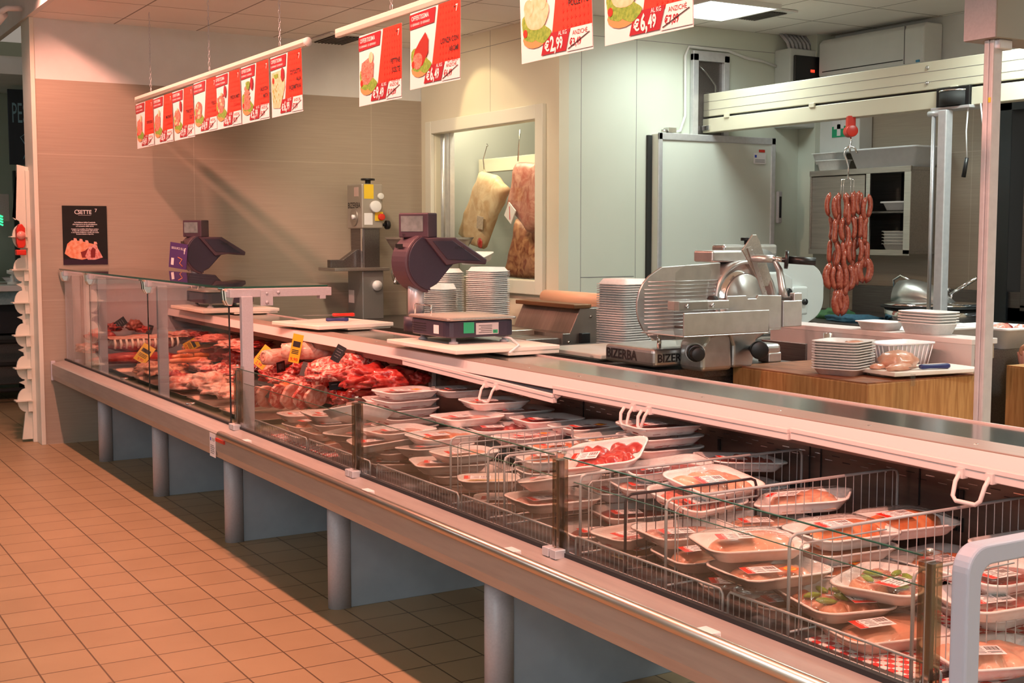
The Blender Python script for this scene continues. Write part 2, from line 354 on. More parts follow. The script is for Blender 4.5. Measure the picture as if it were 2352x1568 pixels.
# fish aisle beyond the wall end
gw = mat('aisle_wall', (.33, .36, .28), .6)
struct(MB().box(-13.3, -13.2, -2, 5, 0, 3.34).build('wall_aisle', gw))
struct(MB().box(-13.2, -9.72, 2.95, 3.0, 0, 3.34).build('wall_aisle_side', gw))
struct(MB().box(-13.2, -11.6, -2, 2.6, 2.85, 3.0).build('ceiling_soffit', white))
# ---- ceiling fixtures
for i, (x, y) in enumerate(PANELS):
    t = thing('ceiling_light', ['square ceiling light panel glowing white beside the ceiling grille', 'square ceiling light panel further right over the preparation room', 'square ceiling light panel beyond the right edge', 'square ceiling light panel furthest right'][i], 'ceiling light', (x, y, 2.97), 0, 'recessed ceiling light panels')
    MB().box(-.3, .3, -.3, -.28, 0, .03).box(-.3, .3, .28, .3, 0, .03).box(-.3, -.28, -.28, .28, 0, .03).box(.28, .3, -.28, .28, 0, .03).build('frame', white, t)
    MB().box(-.28, .28, -.28, .28, .012, .03).build('diffuser', MATS.get('panel_glow') or emit('panel_glow', (.95, 1, .97), 4), t)
def grille(p, lab, w=.3, d=.3):
    t = thing('ceiling_grille', lab, 'air vent', p, 0)
    m = MB(); m.box(-w/2-.05, w/2+.05, -d/2-.05, d/2+.05, .0, .012); m.build('frame', white, t)
    m = MB(); m.box(-w/2, w/2, -d/2, d/2, -.003, -.001); m.build('opening', blackm, t)
    m = MB()
    for k in range(9): m.box(-w/2, w/2, -d/2+.006+k*d/9, -d/2+.016+k*d/9, -.009, -.003)
    m.build('louvre', steel_d, t)
grille((-6.72, 6.0, 2.985), 'dark slatted air grille in the ceiling right of the light panel', .32, .2)
grille((-9.22, 3.98, 2.985), 'dark slatted air grille in the ceiling above the left end of the second banner rail', .4, .25)
# spot on the wall end
t = thing('track_spotlight', 'white cylindrical spotlight on a short arm at the top left', 'spotlight', (-9.30, 1.62, 3.0))
MB().tube([(-.2, .1, .06), (-.18, .0, .05), (-.22, -.08, .0)], .02, 8).build('arm', white, t)
hd = MB(); hd.cyl((-.20, -.04, .03), (-.42, -.16, -.13), .058, .062, 20); hd.build('lamp_head', white, t)
MB().cyl((-.42, -.16, -.13), (-.434, -.168, -.14), .064, .064, 20).build('rim', black, t)
# ---- fish aisle things
t = thing('fish_counter', 'white fish counter with dark rack below, beyond the wall end', 'counter', (-12.3, 1.7, 0))
MB().box(-.6, .5, -1.6, 1.2, 1.0, 1.05).build('worktop', white, t, .004)
MB().box(-.5, .4, -1.6, 1.2, .88, 1.0).build('band', mat('aqua_band', (.20, .33, .36), .5, 0, (.30, .42, .44), 30), t)
MB().box(-.45, .3, -1.6, 1.2, .62, .88).build('cabinet', blackm, t)
m = MB()
for z in (.12, .35, .55): m.tube([(.38, -1.6, z), (.38, 1.2, z)], .02)
for y in (-1, 0, .6, 1.1): m.tube([(.38, y, 0), (.38, y, .62)], .02)
m.build('rack', rubber, t)
m = MB(); m.box(-.3, .2, -1.6, 1.2, .15, .6); m.build('machine_base', steel_d, t, .01)
MB().box(.45, .462, -1.6, 1.2, 1.05, 1.36).build('glass_guard', glass2, t)
for (y, z, lab) in ((1.72, 1.12, 'white polystyrene fish box lying lowest on the fish counter'), (1.76, 1.22, 'white polystyrene fish box lying on top of another box')):
    b = MB(); b.box(-.2, .2, -.17, .17, 0, .10); b.box(-.21, .21, -.18, .18, .085, .1)
    tag(b.build('fish_box', foam, None, .008, M=TR(-12.35, y, z-.068)), lab, 'box', 'boxes on the fish counter')
tag(MB().blob(.16, .2, .06, 5, .5, 4, flat=.3).build('crumpled_paper', paper, M=TR(-12.16, 2.2, 1.09)), 'crumpled white wrapping paper on the fish counter', 'paper')
tag(MB().lathe([(.05, 0), (.05, .02), (.012, .03), (.012, .09), (.05, .1), (.05, .13)], 14).build('white_bottle', white, M=TR(-11.95, 2.02, .0+1.052, 0)), 'small white dispenser standing at the fish counter edge', 'dispenser')
t = thing('fish_board', 'blackboard with PESCHERIA chalked on it, hanging beyond the wall end', 'sign', (-12.4, 2.10, 2.13))
MB().box(-.02, 0, .0, 1.0, 0, .68).build('panel', mat('slate', (.012, .018, .028), .5), t, .004)
chalk = mat('blue_chalk', (.20, .36, .44), .8)
m = MB(); m.text('PESCHERIA', .26, TR(.003, .03, .38) @ FACEX, 0, sx=.36)
m.tube([(.003, .12, .05), (.003, .16, .15), (.003, .1, .25), (.003, .17, .3)], .004, 5); m.tube([(.003, .36, .04), (.003, .44, .12), (.003, .38, .2), (.003, .46, .28)], .004, 5)
m.build('chalk_writing', chalk, t)
tag(MB().box(-.05, 0, -.5, .05, 0, .75).build('blue_sign', mat('blue_gloss', (.012, .03, .11), .25), M=TR(-12.3, 1.80, 2.02)), 'dark blue sign at the left edge next to the blackboard', 'sign')
tag(MB().box(-.04, 0, 0, .6, 0, 2.10).build('dark_door_leaf', mat('black_door', (.012, .016, .014), .4), M=TR(-12.95, 2.22, 0), bevel=.004), 'tall black door leaf beneath the blackboard', 'door')
t = thing('insect_lamp', 'small lamp with glowing green and blue tubes on the aisle wall', 'lamp', (-12.0, 1.86, 1.63), 0)
MB().box(-.06, 0, -.1, .16, -.02, .22).build('housing', steel_m, t, .004)
m = MB()
for k in range(4): m.cyl((.01, -.1, .10-k*.02), (.01, .1, .02-k*.025), .007, n=8)
m.build('tubes', emit('green_tube', (.05, 1, .35), 1.6), t)
m = MB(); m.cyl((.012, -.0, .10), (.012, .05, .13), .014, n=8); m.build('blue_tube', emit('blue_glow', (.3, .6, 1), 4), t)
m = MB(); m.tube([(0, -.02, 0), (-.02, .01, -.2), (.01, 0, -.35), (0, .03, -.5)], .006, 6); m.build('cable', black, t)
# scalloped stand at the wall end
t = thing('scalloped_bottle_rack', 'tall narrow cream display board with scalloped edge and small shelves, at the wall end', 'display rack', (-9.66, 1.70, 0))
out = [(.07, .02), (.07, 1.97), (-.02, 1.99), (-.04, 1.60)]
for k in range(6):
    zc = 1.48-k*.235; out += [(-.05, zc+.13), (-.015, zc+.11)]+[(-.01-.055*math.sin(math.radians(a)), zc+.085*math.cos(math.radians(a))) for a in range(0, 181, 20)]+[(-.015, zc-.095)]
out += [(-.04, .02)]
MB().prism(out, 0, .022, 'x').build('board', offwhite, t, .002)
MB().box(.022, .05, .03, .07, .0, 1.95).build('edge_strip', offwhite, t, .002)
for k in range(6):
    zc = 1.48-k*.235
    m = MB(); m.box(-.02, .075, -.085, .03, zc-.004, zc+.004); m.box(.03, .06, -.0, .03, zc-.08, zc-.004); m.build('shelf', offwhite, t)
t = thing('ticket_dispenser', 'red queue ticket dispenser fixed to the wall end', 'ticket dispenser', (-9.56, 1.655, 1.40))
m = MB(); m.prism([(0, 0), (.035, .0), (.05, .02), (.05, .14), (.03, .17), (.01, .17), (-.01, .13), (-.01, .03)], -.03, .03, 'x'); m.build('body', redp, t, .008)
MB().box(-.032, .034, -.015, .052, -.05, -.012).build('ticket_slot', redp, t, .006)
m = MB(); m.cyl((.031, .02, .09), (.036, .02, .09), .03, n=16); m.build('cover', mat('pale_glint', (.8, .3, .25), .2), t)
# ---- poster on the far wall
t = thing('wall_poster', 'black SETTE 7 poster with a rib roast, on the far beige wall', 'poster', (-9.447, 1.94, 1.28))
MB().box(0, .004, 0, .31, 0, .42).build('sheet', mat('poster_black', (.010, .008, .008), .35), t)
T = lambda y, z: TR(.0055, y, z) @ FACEX
m = MB(); m.text('SETTE', .040, T(.108, .362), 0, bold=.015, sx=.9); m.text('C', .046, T(.082, .360), 0); m.text('7', .034, T(.225, .376), 0, bold=.01); m.box(.0055, .006, .11, .20, .352, .3535)
for i, (s, z, sz) in enumerate((('La frollatura indica il periodo', .298, .0125), ('che intercorre tra la macellazione', .284, .0125), ('e il consumo della carne.', .271, .0125), ('I tempi e le modalita di frollatura variano', .251, .0115), ('in base alle caratteristiche dell animale', .239, .0115), ('e una buona frollatura e quella che rende', .227, .0115), ('la carne tenera e saporita.', .215, .0115))):
    m.text(s, sz, T(.155, z), 0, 'c', bold=.03)
m.build('lettering', paper, t)
m = MB()
P = lambda pts, mt, e=.005: m.poly([(e, y, z) for y, z in pts], mt)
P([(.0, .04), (.31, .04), (.31, 0), (0, 0)], 4, .0045)
P([(.01, .08), (.03, .15), (.06, .175), (.12, .17), (.20, .15), (.235, .14), (.245, .10), (.19, .05), (.13, .035), (.05, .05)], 0)
P([(.12, .09), (.15, .10), (.175, .12), (.17, .05), (.13, .05)], 2, .0055)
P([(.15, .06), (.18, .13), (.225, .145), (.25, .10), (.275, .05), (.22, .035), (.17, .035)], 1, .006)
P([(.19, .10), (.205, .125), (.225, .11), (.22, .05), (.19, .05)], 2, .0065)
for y, z in ((.085, .17), (.125, .165), (.165, .155), (.225, .145)): P([(y-.012, z), (y-.01, z+.02), (y+.008, z+.018), (y+.014, z)], 3, .0058)
m.build('roast_picture', [mat('print_orange', (.75, .22, .10), .5, 0, (.80, .40, .26), 40), mat('print_pink', (.60, .14, .12), .5, 0, (.75, .40, .36), 60), mat('print_darkred', (.20, .012, .012), .5), mat('print_fat', (.78, .38, .30), .5), mat('print_violet', (.03, .012, .03), .3)], t)
# ================================================================ BANNERS
BP = [paper, bdark, bred, ink, bbrown, mat('print_wood', (.55, .28, .10), .5), mat('print_leaf', (.12, .28, .03), .5, 0, (.25, .42, .06), 90), mat('print_meat', (.55, .07, .05), .5, 0, (.75, .30, .22), 70, dist=2), mat('print_chicken', (.72, .48, .26), .5, 0, (.80, .60, .40), 50), mat('print_tomato', (.60, .03, .01), .5), mat('banner_red_pattern', (.50, .025, .012), .5)]
def ell(cx, cz, rx, rz, n=14, ph=0, wob=0, sd=0): return [(cx+rx*(1+wob*math.sin(3*a+sd))*math.cos(a), cz+rz*(1+wob*math.cos(2*a+sd))*math.sin(a)) for a in [2*PI*i/n for i in range(n)]]
def banner(x0, zt, lines, sub, price, old, kind, label, skew=0.0, scale=1.0, badge=False, rot=0.0):
    t = thing('price_banner', label, 'banner', (x0, 2.385, zt), rot, 'offer banners on the hanging rails')
    w, h = .42*scale, .30*scale
    S = scale
    # gently curved sheet
    def Y(x, z): return -.003*math.sin(PI*min(max(x/w, 0), 1))*(z/h)-.003*(z/h)**2
    NX, NZ = 8, 6; v = []; f = []
    for j in range(NZ+1):
        for i in range(NX+1):
            x, z = w*i/NX, -h*j/NZ; v.append((x+skew*(-z/h)*.5, Y(x, -z), z))
    for j in range(NZ):
        for i in range(NX): a = j*(NX+1)+i; f.append((a, a+NX+1, a+NX+2, a+1))
    MB().add(v, f, 0, True).build('sheet', paper, t)
    m = MB()
    def P(pts, mt, e):
        # clip-free: follow the sheet curvature per vertex, subdivide long edges
        q = []
        for i, (a, b) in enumerate(pts):
            c, d = pts[(i+1) % len(pts)]; k = max(1, int(math.hypot(c-a, d-b)/.06))
            for s_ in range(k): q.append((a+(c-a)*s_/k, b+(d-b)*s_/k))
        m.poly([((x*S)+skew*(-z*S/h)*.5, Y(x*S, -z*S)-e, z*S) for x, z in q], mt)
    def TX(s_, sz, x, z, mt, al='l', bold=0, e=.004, sx=1):
        vv, ff = text_data(s_, bold)
        if not vv: return
        x0_, x1_ = min(p[0] for p in vv), max(p[0] for p in vv); dx = {'l': -x0_, 'c': -(x0_+x1_)/2, 'r': -x1_}[al]
        out = []
        for p in vv:
            X = (x+(p[0]+dx)*sz*sx)*S; Z = (z+p[1]*sz)*S; out.append((X+skew*(-Z/h)*.5, Y(X, -Z)-e, Z))
        m.add(out, ff, mt)
    P([(.245, 0), (.42, 0), (.42, -.232), (.195, -.232)], 2, .002)
    for i in range(7):
        for j in range(9):
            cx, cz = .262+i*.023, -.014-j*.025
            if cx < .245-.05*(-cz)/.232+.012 or cx > .408: continue
            P([(cx-.007, cz), (cx, cz+.003), (cx+.007, cz), (cx, cz-.003)], 10, .0028); P([(cx-.003, cz), (cx, cz+.008), (cx+.003, cz), (cx, cz-.008)], 10, .0028)
    P([(.0, -.008), (.225, -.004), (.212, -.062), (.0, -.066)], 1, .003)
    TX('OFFERTISSIMA', .026, .018, -.034, 0, bold=.01, sx=.92); TX('12 GENNAIO / 25 GENNAIO', .0135, .012, -.054, 0, bold=.01)
    TX('7', .036, .395, -.045, 0, 'c', .01); TX('+', .026, .376, -.036, 3, 'c', .01)
    P([(.155, -.222), (.30, -.222), (.275, -.288), (.13, -.288)], 1, .003)
    P([(.305, -.222), (.42, -.222), (.42, -.292), (.28, -.292)], 0, .003)
    for i, s_ in enumerate(lines): TX(s_, .028, .408, -.112-.036*i-(.04 if len(lines) < 3 else 0), 3, 'r', .014, sx=.84)
    TX(sub, .024, .408, -.116-.036*len(lines)-(.04 if len(lines) < 3 else 0), 4, 'r')
    a, b = price; TX('€', .044, .152, -.277, 0, bold=.03); TX(a+',', .066, .186, -.28, 0, bold=.035, sx=.72); TX(b, .052, .222 if len(a) < 2 else .24, -.277, 0, bold=.03, sx=.72); TX('AL KG', .019, .235, -.228-.008, 0, bold=.01, sx=.9)
    TX('ANZICHÈ', .020, .315, -.245, 4, bold=.0, sx=.95); TX('€'+old, .034, .298, -.278, 1, bold=.02, sx=.78)
    P([(.288, -.284), (.292, -.286), (.410, -.246), (.406, -.244)], 3, .005)
    # food picture
    cx = .095
    if kind == 'cutlet':
        P([(.02, -.08), (.19, -.075), (.20, -.16), (.13, -.262), (.03, -.255), (.01, -.15)], 8, .003)
        for k in range(26): a_, b_ = random.uniform(.03, .17), random.uniform(-.23, -.09); P(ell(a_, b_, .004, .007, 6), 6, .0036)
        P(ell(.08, -.10, .03, .015, 10, wob=.3), 6, .0038); P(ell(.04, -.12, .015, .016, 8), 9, .0042)
    else:
        P(ell(cx+.0, -.225, .078, .034), 5, .003)
        P(ell(cx-.03, -.19, .055, .05, 18, wob=.15, sd=1), 6, .0034); P(ell(cx+.04, -.215, .05, .03, 16, wob=.2, sd=2), 6, .0035)
        mm = 8 if kind in ('chicken',) else 7
        if kind == 'chicken':
            P(ell(cx+.01, -.15, .075, .055, 18, wob=.08, sd=.4), mm, .004); P(ell(cx-.035, -.125, .03, .028), mm, .0044); P(ell(cx+.05, -.11, .025, .032), mm, .0046)
        elif kind == 'bits':
            P(ell(cx, -.165, .06, .055, 18, wob=.1), mm, .004)
            for k in range(14): P(ell(cx+random.uniform(-.05, .05), -.16+random.uniform(-.05, .05), .016, .010, 8), 7 if k % 2 else 8, .0044+k*.0001)
        elif kind == 'roast':
            P([(.03, -.185), (.05, -.15), (.09, -.12), (.14, -.09), (.165, -.12), (.165, -.17), (.12, -.215), (.06, -.225)], 4, .004); P(ell(.075, -.195, .042, .034, 14, wob=.05), 7, .0044)
        elif kind == 'spiral':
            for k in range(5): P(ell(cx, -.215+k*.024, .062-k*.006, .016, 14), mm, .004+k*.0003)
            P(ell(cx+.02, -.105, .03, .03, 12, wob=.3), 6, .0058)
        else:
            P([(.035, -.12), (.12, -.10), (.155, -.13), (.15, -.19), (.10, -.215), (.04, -.21), (.025, -.16)], mm, .004); P(ell(.13, -.105, .022, .024), 8, .0045)
        P(ell(.035, -.205, .014, .014, 8), 9, .0048)
    if badge: P(ell(.175, -.10, .022, .034), 1, .006)
    m.build('print', BP, t)
    return t
def rail(x0, x1, z, chains, label, zc=3.0):
    t = thing('banner_rail', label, 'banner rail', (0, 2.40, 0), 0, 'hanging banner rails')
    MB().box(x0, x1, -.012, .012, z, z+.04).build('bar', offwhite, t, .004)
    MB().box(x0+.01, x1-.01, -.016, -.012, z+.0, z+.018).build('clip_strip', clearp, t)
    MB().cyl((x1, 0, z+.02), (x1+.012, 0, z+.02), .022, n=16).build('end_cap', white, t)
    for cx in chains:
        m = MB(); n = int((zc-z-.10)/.022)
        m.tube([(cx+.012*math.cos(a), .0, z+.055+.014*math.sin(a)) for a in [i*PI/6 for i in range(-2, 8)]], .0022, 5)
        for k in range(n):
            zz = z+.085+k*.022; c = []
            for i in range(8):
                a = 2*PI*i/8; u, w = .006*math.cos(a), .014*math.sin(a); c.append((cx+(u if k % 2 else 0), (0 if k % 2 else u), zz+w))
            m.tube(c, .0016, 4, closed=True)
        m.tube([(cx+.012*math.cos(a), .0, zc-.03+.014*math.sin(a)) for a in [i*PI/6 for i in range(1, 11)]], .0022, 5)
        m.build('chain', alu, t)
rail(-9.13, -5.95, 2.415, (-8.75, -7.48, -6.32), 'long cream banner rail on three chains carrying seven offer banners')
rail(-5.58, -4.30, 2.405, (-5.0,), 'cream banner rail carrying the FETTINE SCELTE and LONZA banners')
rail(-3.98, -2.5, 2.41, (-3.6, -2.9), 'cream banner rail above the two banners cut by the top edge')
Bs = [(-9.09, 2.40, ['CAPOCOLLO'], 'Di Suino', ('4', '69'), '6,99', 'steak', 'offer banner priced 4,69, first from the left on the long rail', .06),
 (-8.64, 2.40, ['MACINATO'], 'Di Bovino', ('8', '90'), '9,90', 'steak', 'offer banner priced 8,90, second from the left on the long rail', .05),
 (-8.20, 2.40, ['STRACCETTI', 'SCELTI'], 'Di Bovino', ('9', '99'), '11,90', 'bits', 'offer banner priced 9,99 with badge, third from the left on the long rail', .08),
 (-7.745, 2.41, ['POLLO'], 'A pezzi', ('4', '99'), '6,99', 'bits', 'offer banner priced 4,99 with chicken bites in a bowl, middle of the long rail', .03),
 (-7.33, 2.41, ['SPIEDINI MISTI'], 'Di Bovino', ('6', '99'), '8,99', 'bits', 'SPIEDINI offer banner priced 6,99, third from the right on the long rail', .05),
 (-6.88, 2.41, ['SALSICCIA', 'MISTA'], 'Di Bovino', ('5', '99'), '6,99', 'spiral', 'SALSICCIA MISTA offer banner priced 5,99 with coiled sausage picture', .03),
 (-6.42, 2.41, ['COTOLETTA', 'ALLA', 'PALERMITANA'], '', ('6', '99'), '7,99', 'cutlet', 'COTOLETTA ALLA PALERMITANA offer banner with breaded cutlet picture', .04),
 (-5.30, 2.375, ['FETTINE', 'SCELTE'], 'Di Vitellone', ('9', '49'), '10,89', 'steak', 'FETTINE SCELTE offer banner with veal slices and lemon', .0),
 (-4.79, 2.40, ['LONZA CON', 'AROMI'], 'Di Suino', ('6', '49'), '6,49', 'roast', 'LONZA CON AROMI offer banner with roast loin picture', .0),
 (-3.93, 2.415, ['POLLETTO'], '', ('2', '99'), '3,49', 'chicken', 'POLLETTO offer banner priced 2,99 with whole chicken picture', .05),
 (-3.41, 2.415, ['FILETTO'], 'Di Pollo', ('6', '49'), '7,89', 'chicken', 'offer banner priced 6,49 instead of 7,89, rightmost of the banners', .03)]
for i, (x, z, l, s_, p, o_, k, lab, sk) in enumerate(Bs): banner(x, z, l, s_, p, o_, k, lab, sk, 1.03 if i < 9 else 1.06, i in (2, 4, 5, 6), 0)
# ================================================================ REFRIGERATED COUNTER
XL, XR = -9.43, -1.58
ctr = thing('refrigerated_meat_counter', 'long stainless refrigerated meat counter with glass front on grey supports', 'display counter', (0, 0, 0))
fascia = mat('satin_fascia', (.50, .46, .42), .40, .55, (.44, .40, .37), 4, stretch=(1, 12, 12), bump=.02)
MB().prism([(1.845, .465), (1.835, .50), (1.835, .578), (1.845, .585), (1.925, .600), (1.925, .57), (1.87, .56), (1.87, .465)], XL, XR, 'x').build('fascia', fascia, ctr)
MB().cyl((-5.62, 1.818, .590), (XR, 1.818, .590), .0165, n=24).build('bumper_rail', mat('bright_rail', (.62, .53, .46), .32, 1), ctr)
MB().box(-5.62, XR, 1.818, 1.84, .582, .600).build('rail_web', fascia, ctr)
MB().box(-5.72, -5.60, 1.828, 1.836, .545, .560).build('red_tag', redp, ctr)
m = MB(); m.box(0, .085, 0, .001, 0, .11, 0)
for k, w_ in enumerate((.05, .06, .055, .06, .05)): m.box(.012, .012+w_, -.0006, 0, .052-k*.009, .0555-k*.009, 1)
m.box(.010, .022, -.0006, 0, .075, .09, 2); m.box(.038, .046, -.0006, 0, .075, .09, 1); m.box(.060, .070, -.0006, 0, .075, .09, 1)
m.build('data_label', [paper, inkg, mat('flag_blue', (.02, .05, .4), .5)], ctr, M=TR(-5.82, 1.8335, .462))
for x in (-5.33, -4.06, -3.07, -2.2): MB().box(x-.035, x+.02, 1.832, 1.862, .583, .602).build('rail_bracket', white, ctr, .004)
m = MB(); m.box(XL, XR, 1.94, 2.985, .49, .56, 0); m.build('tub', steel_d, ctr)
m = MB(); m.box(XL, XR, 1.925, 1.94, .57, .612, 0); m.build('glass_channel', rubber, ctr)
m = MB()
for x in [XL+.05+i*.012 for i in range(0)]: pass
deck = MB(); deck.box(XL, -5.72, 1.945, 2.92, .56, .572, 1); deck.box(-5.72, XR, 1.945, 2.92, .56, .572, 0)
deck.build('deck', [steel_d, greenmat], ctr)
m = MB(); m.prism([(1.945, .572), (1.945, .590), (1.975, .584), (1.985, .572)], XL, XR, 'x'); m.build('air_grille_edge', steel_m, ctr)
lilq = mat('rear_lip', (.60, .50, .48), .4, .4)
# back panel of the tub with slots
m = MB(); m.box(XL, XR, 2.92, 2.935, .56, .90, 0)
x = -5.60; k = 0
while x < -1.7:
    for j, z in enumerate((.80, .785)):
        xx = x+j*.045; m.box(xx, xx+.032, 2.9185, 2.9195, z, z+.0022, 1 if (k % 4) else 2)
    x += .075; k += 1
for x in (-5.62, -4.30, -2.55, -3.0, -2.95): m.box(x, x+.004, 2.917, 2.92, .57, .88, 2)
for x in (-3.45, -2.42, -2.40):
    m.box(x, x+.012, 2.915, 2.92, .74, .78, 2); m.box(x, x+.012, 2.915, 2.92, .66, .70, 2)
m.build('back_panel', [mat('stained_steel', (.24, .19, .16), .36, .8, (.15, .115, .10), 3, stretch=(1, 20, 6)), chrome, black], ctr)
MB().box(-5.64, -5.60, 2.895, 2.92, .58, .86).build('rack_upright', alu, ctr, .003)
m = MB(); m.box(XL, XR, 2.99, 3.04, .46, .93, 0); m.build('service_side', steel_m, ctr)
MB().box(XL, XR, 2.795, 3.06, .93, .952).build('worktop', mat('polished_worktop', (.62, .60, .56), .16, 1, (.56, .54, .50), 6, stretch=(1, 40, 40), bump=.02), ctr, .003)
MB().prism([(2.672, .945), (2.672, .955), (2.795, .955), (2.795, .935)], XL, XR, 'x').build('worktop_front_strip', mat('satin_strip', (.42, .33, .28), .45, .5, (.38, .30, .26), 6, stretch=(1, 30, 30)), ctr, .002)
MB().box(XL, XR, 3.05, 3.062, .952, .957).build('worktop_rear_lip', lilq, ctr)
nose = mat('white_front_profile', (.74, .66, .64), .45)
MB().prism([(2.672, .952), (2.705, .952), (2.705, .900), (2.660, .902)], XL, XR, 'x').build('front_profile', nose, ctr, .002)
m = MB(); m.prism([(2.69, .93), (2.76, .93), (2.76, .865), (2.70, .868)], XL, XR, 'x'); m.build('underside', steel_d, ctr)
for i in range(22): MB().cyl((XL+.2+i*.37, 2.73, .952), (XL+.2+i*.37, 2.73, .9555), .007, n=8).build('rivet', chrome, ctr)
# night blinds
blindm = mat('grey_blind_cloth', (.36, .35, .36), .7, 0, (.27, .26, .28), 240, bump=.3)
def blind(xa, xb, za, zb, handle, clips=()):
    m = MB(); v = [(xa, 2.655, za+.004), (xb, 2.655, zb+.004), (xb, 2.72, .895), (xa, 2.72, .895)]
    m.add(v+[(a, b+.004, c+.004) for a, b, c in v], [(0, 1, 2, 3), (7, 6, 5, 4), (0, 4, 5, 1)])
    m.build('night_blind', blindm, ctr)
    m = MB()
    for dy, dz, r in ((0, 0, .010), (-.006, .018, .007)):
        m.add([(xa, 2.645+dy-r, za+dz-r), (xb, 2.645+dy-r, zb+dz-r), (xb, 2.645+dy+r, zb+dz-r), (xa, 2.645+dy+r, za+dz-r), (xa, 2.645+dy-r, za+dz+r), (xb, 2.645+dy-r, zb+dz+r), (xb, 2.645+dy+r, zb+dz+r), (xa, 2.645+dy+r, za+dz+r)],
              [(0, 3, 2, 1), (4, 5, 6, 7), (0, 1, 5, 4), (3, 7, 6, 2), (0, 4, 7, 3), (1, 2, 6, 5)])
    m.build('blind_bar', nose, ctr, .002)
    for hx in handle:
        z = za+(zb-za)*(hx-xa)/(xb-xa)-.01
        m = MB(); m.tube([(hx-.045, 2.63, z+.012), (hx-.045, 2.612, z-.01), (hx-.042, 2.60, z-.045), (hx-.03, 2.597, z-.056), (hx+.03, 2.597, z-.056), (hx+.042, 2.60, z-.045), (hx+.045, 2.612, z-.01), (hx+.045, 2.63, z+.012)], .0058, 8)
        m.box(hx-.056, hx-.034, 2.625, 2.645, z-.004, z+.022); m.box(hx+.034, hx+.056, 2.625, 2.645, z-.004, z+.022)
        m.build('blind_handle', nose, ctr)
blind(-5.40, -4.09, .895, .862, (-4.56,))
blind(-4.09, -2.80, .898, .898, (-3.52,))
blind(-2.79, -1.62, .903, .888, (-2.12,))
for hx in (-3.575, -3.475):
    m = MB(); m.tube([(hx, 2.60, .90), (hx, 2.585, .88), (hx+.005, 2.58, .85), (hx+.02, 2.58, .835), (hx+.045, 2.585, .84)], .006, 7)
    m.build('blind_hook', nose, ctr)
# supports
for x in (-8.60, -7.29, -6.01, -4.72, -3.45, -2.17):
    m = MB(); n = 9
    pts = [(x+.075, 2.03), (x+.075, 1.985)]+[(x+.0375+.0375*math.cos(a), 1.985-.035*math.sin(a)) for a in [PI*i/(n-1) for i in range(1, n)]]+[(x, 2.03)]
    m.prism(pts, 0, .465, 'z'); o = m.build('support_column', powder, ctr)
    for p in o.data.polygons: p.use_smooth = abs(p.normal.z) < .5
    m = MB(); m.box(x+.012, x+.066, 2.034, 2.92, .0, .47); m.build('support_panel', bluegrey, ctr, .002)
m = MB(); m.box(XL, XR, 2.86, 2.92, .36, .47); m.build('rear_beam', steel_d, ctr)
# served section: glass front and canopy
joints = (-9.38, -8.62, -7.21, -5.80)
for a, b in zip(joints, joints[1:]):
    MB().box(a+.006, b-.006, 1.928, 1.936, .60, 1.232).build('front_glass', glass, ctr)
for x in joints[1:]:
    MB().box(x-.0035, x+.0035, 1.929, 1.935, .60, 1.21).build('glass_joint', rubber, ctr)
MB().box(-9.42, -5.78, 1.905, 2.42, 1.246, 1.254).build('canopy_glass', glass, ctr)
m = MB(); m.box(-9.42, -5.78, 1.9035, 1.905, 1.245, 1.255); m.box(-5.78, -5.778, 1.905, 2.42, 1.2465, 1.2535); m.build('canopy_glass_edge', glassedge, ctr)
lil = mat('lilac_grey_metal', (.56, .54, .58), .45, .15, (.52, .50, .54), 150)
for i, x in enumerate(joints):
    xx = x+.03 if i else x+.02
    if i != 2 or 1:
        MB().box(xx+.02, xx+.055, 1.965, 2.02, .565, 1.21).build('canopy_post', lil, ctr, .003)
    m = MB(); m.box(xx-.006, xx+.04, 1.915, 2.42, 1.205, 1.244); m.build('canopy_arm', lil, ctr, .002)
    if i == 3:
        m = MB(); m.box(xx+.04, xx+.048, 2.06, 2.12, 1.165, 1.235)
        m.cyl((xx+.048, 2.09, 1.222), (xx+.052, 2.09, 1.222), .006, n=10); m.cyl((xx+.048, 2.09, 1.180), (xx+.053, 2.09, 1.180), .009, n=10); m.cyl((xx+.040, 2.15, 1.225), (xx+.045, 2.15, 1.225), .008, n=10)
        m.build('arm_bracket', lil, ctr); MB().box(xx+.0, xx+.04, 2.36, 2.39, 1.19, 1.206).build('arm_stop', lil, ctr)
    m = MB()
    for s in (-1, 1):
        m.prism([(1.900, 1.238), (1.945, 1.238), (1.948, 1.20), (1.94, 1.165), (1.918, 1.165), (1.905, 1.19)], x+s*.006, x+s*.030, 'x')
    m.box(x-.055, x+.02, 1.895, 1.95, 1.236, 1.246)
    m.build('glass_clamp', chrome, ctr, .005)
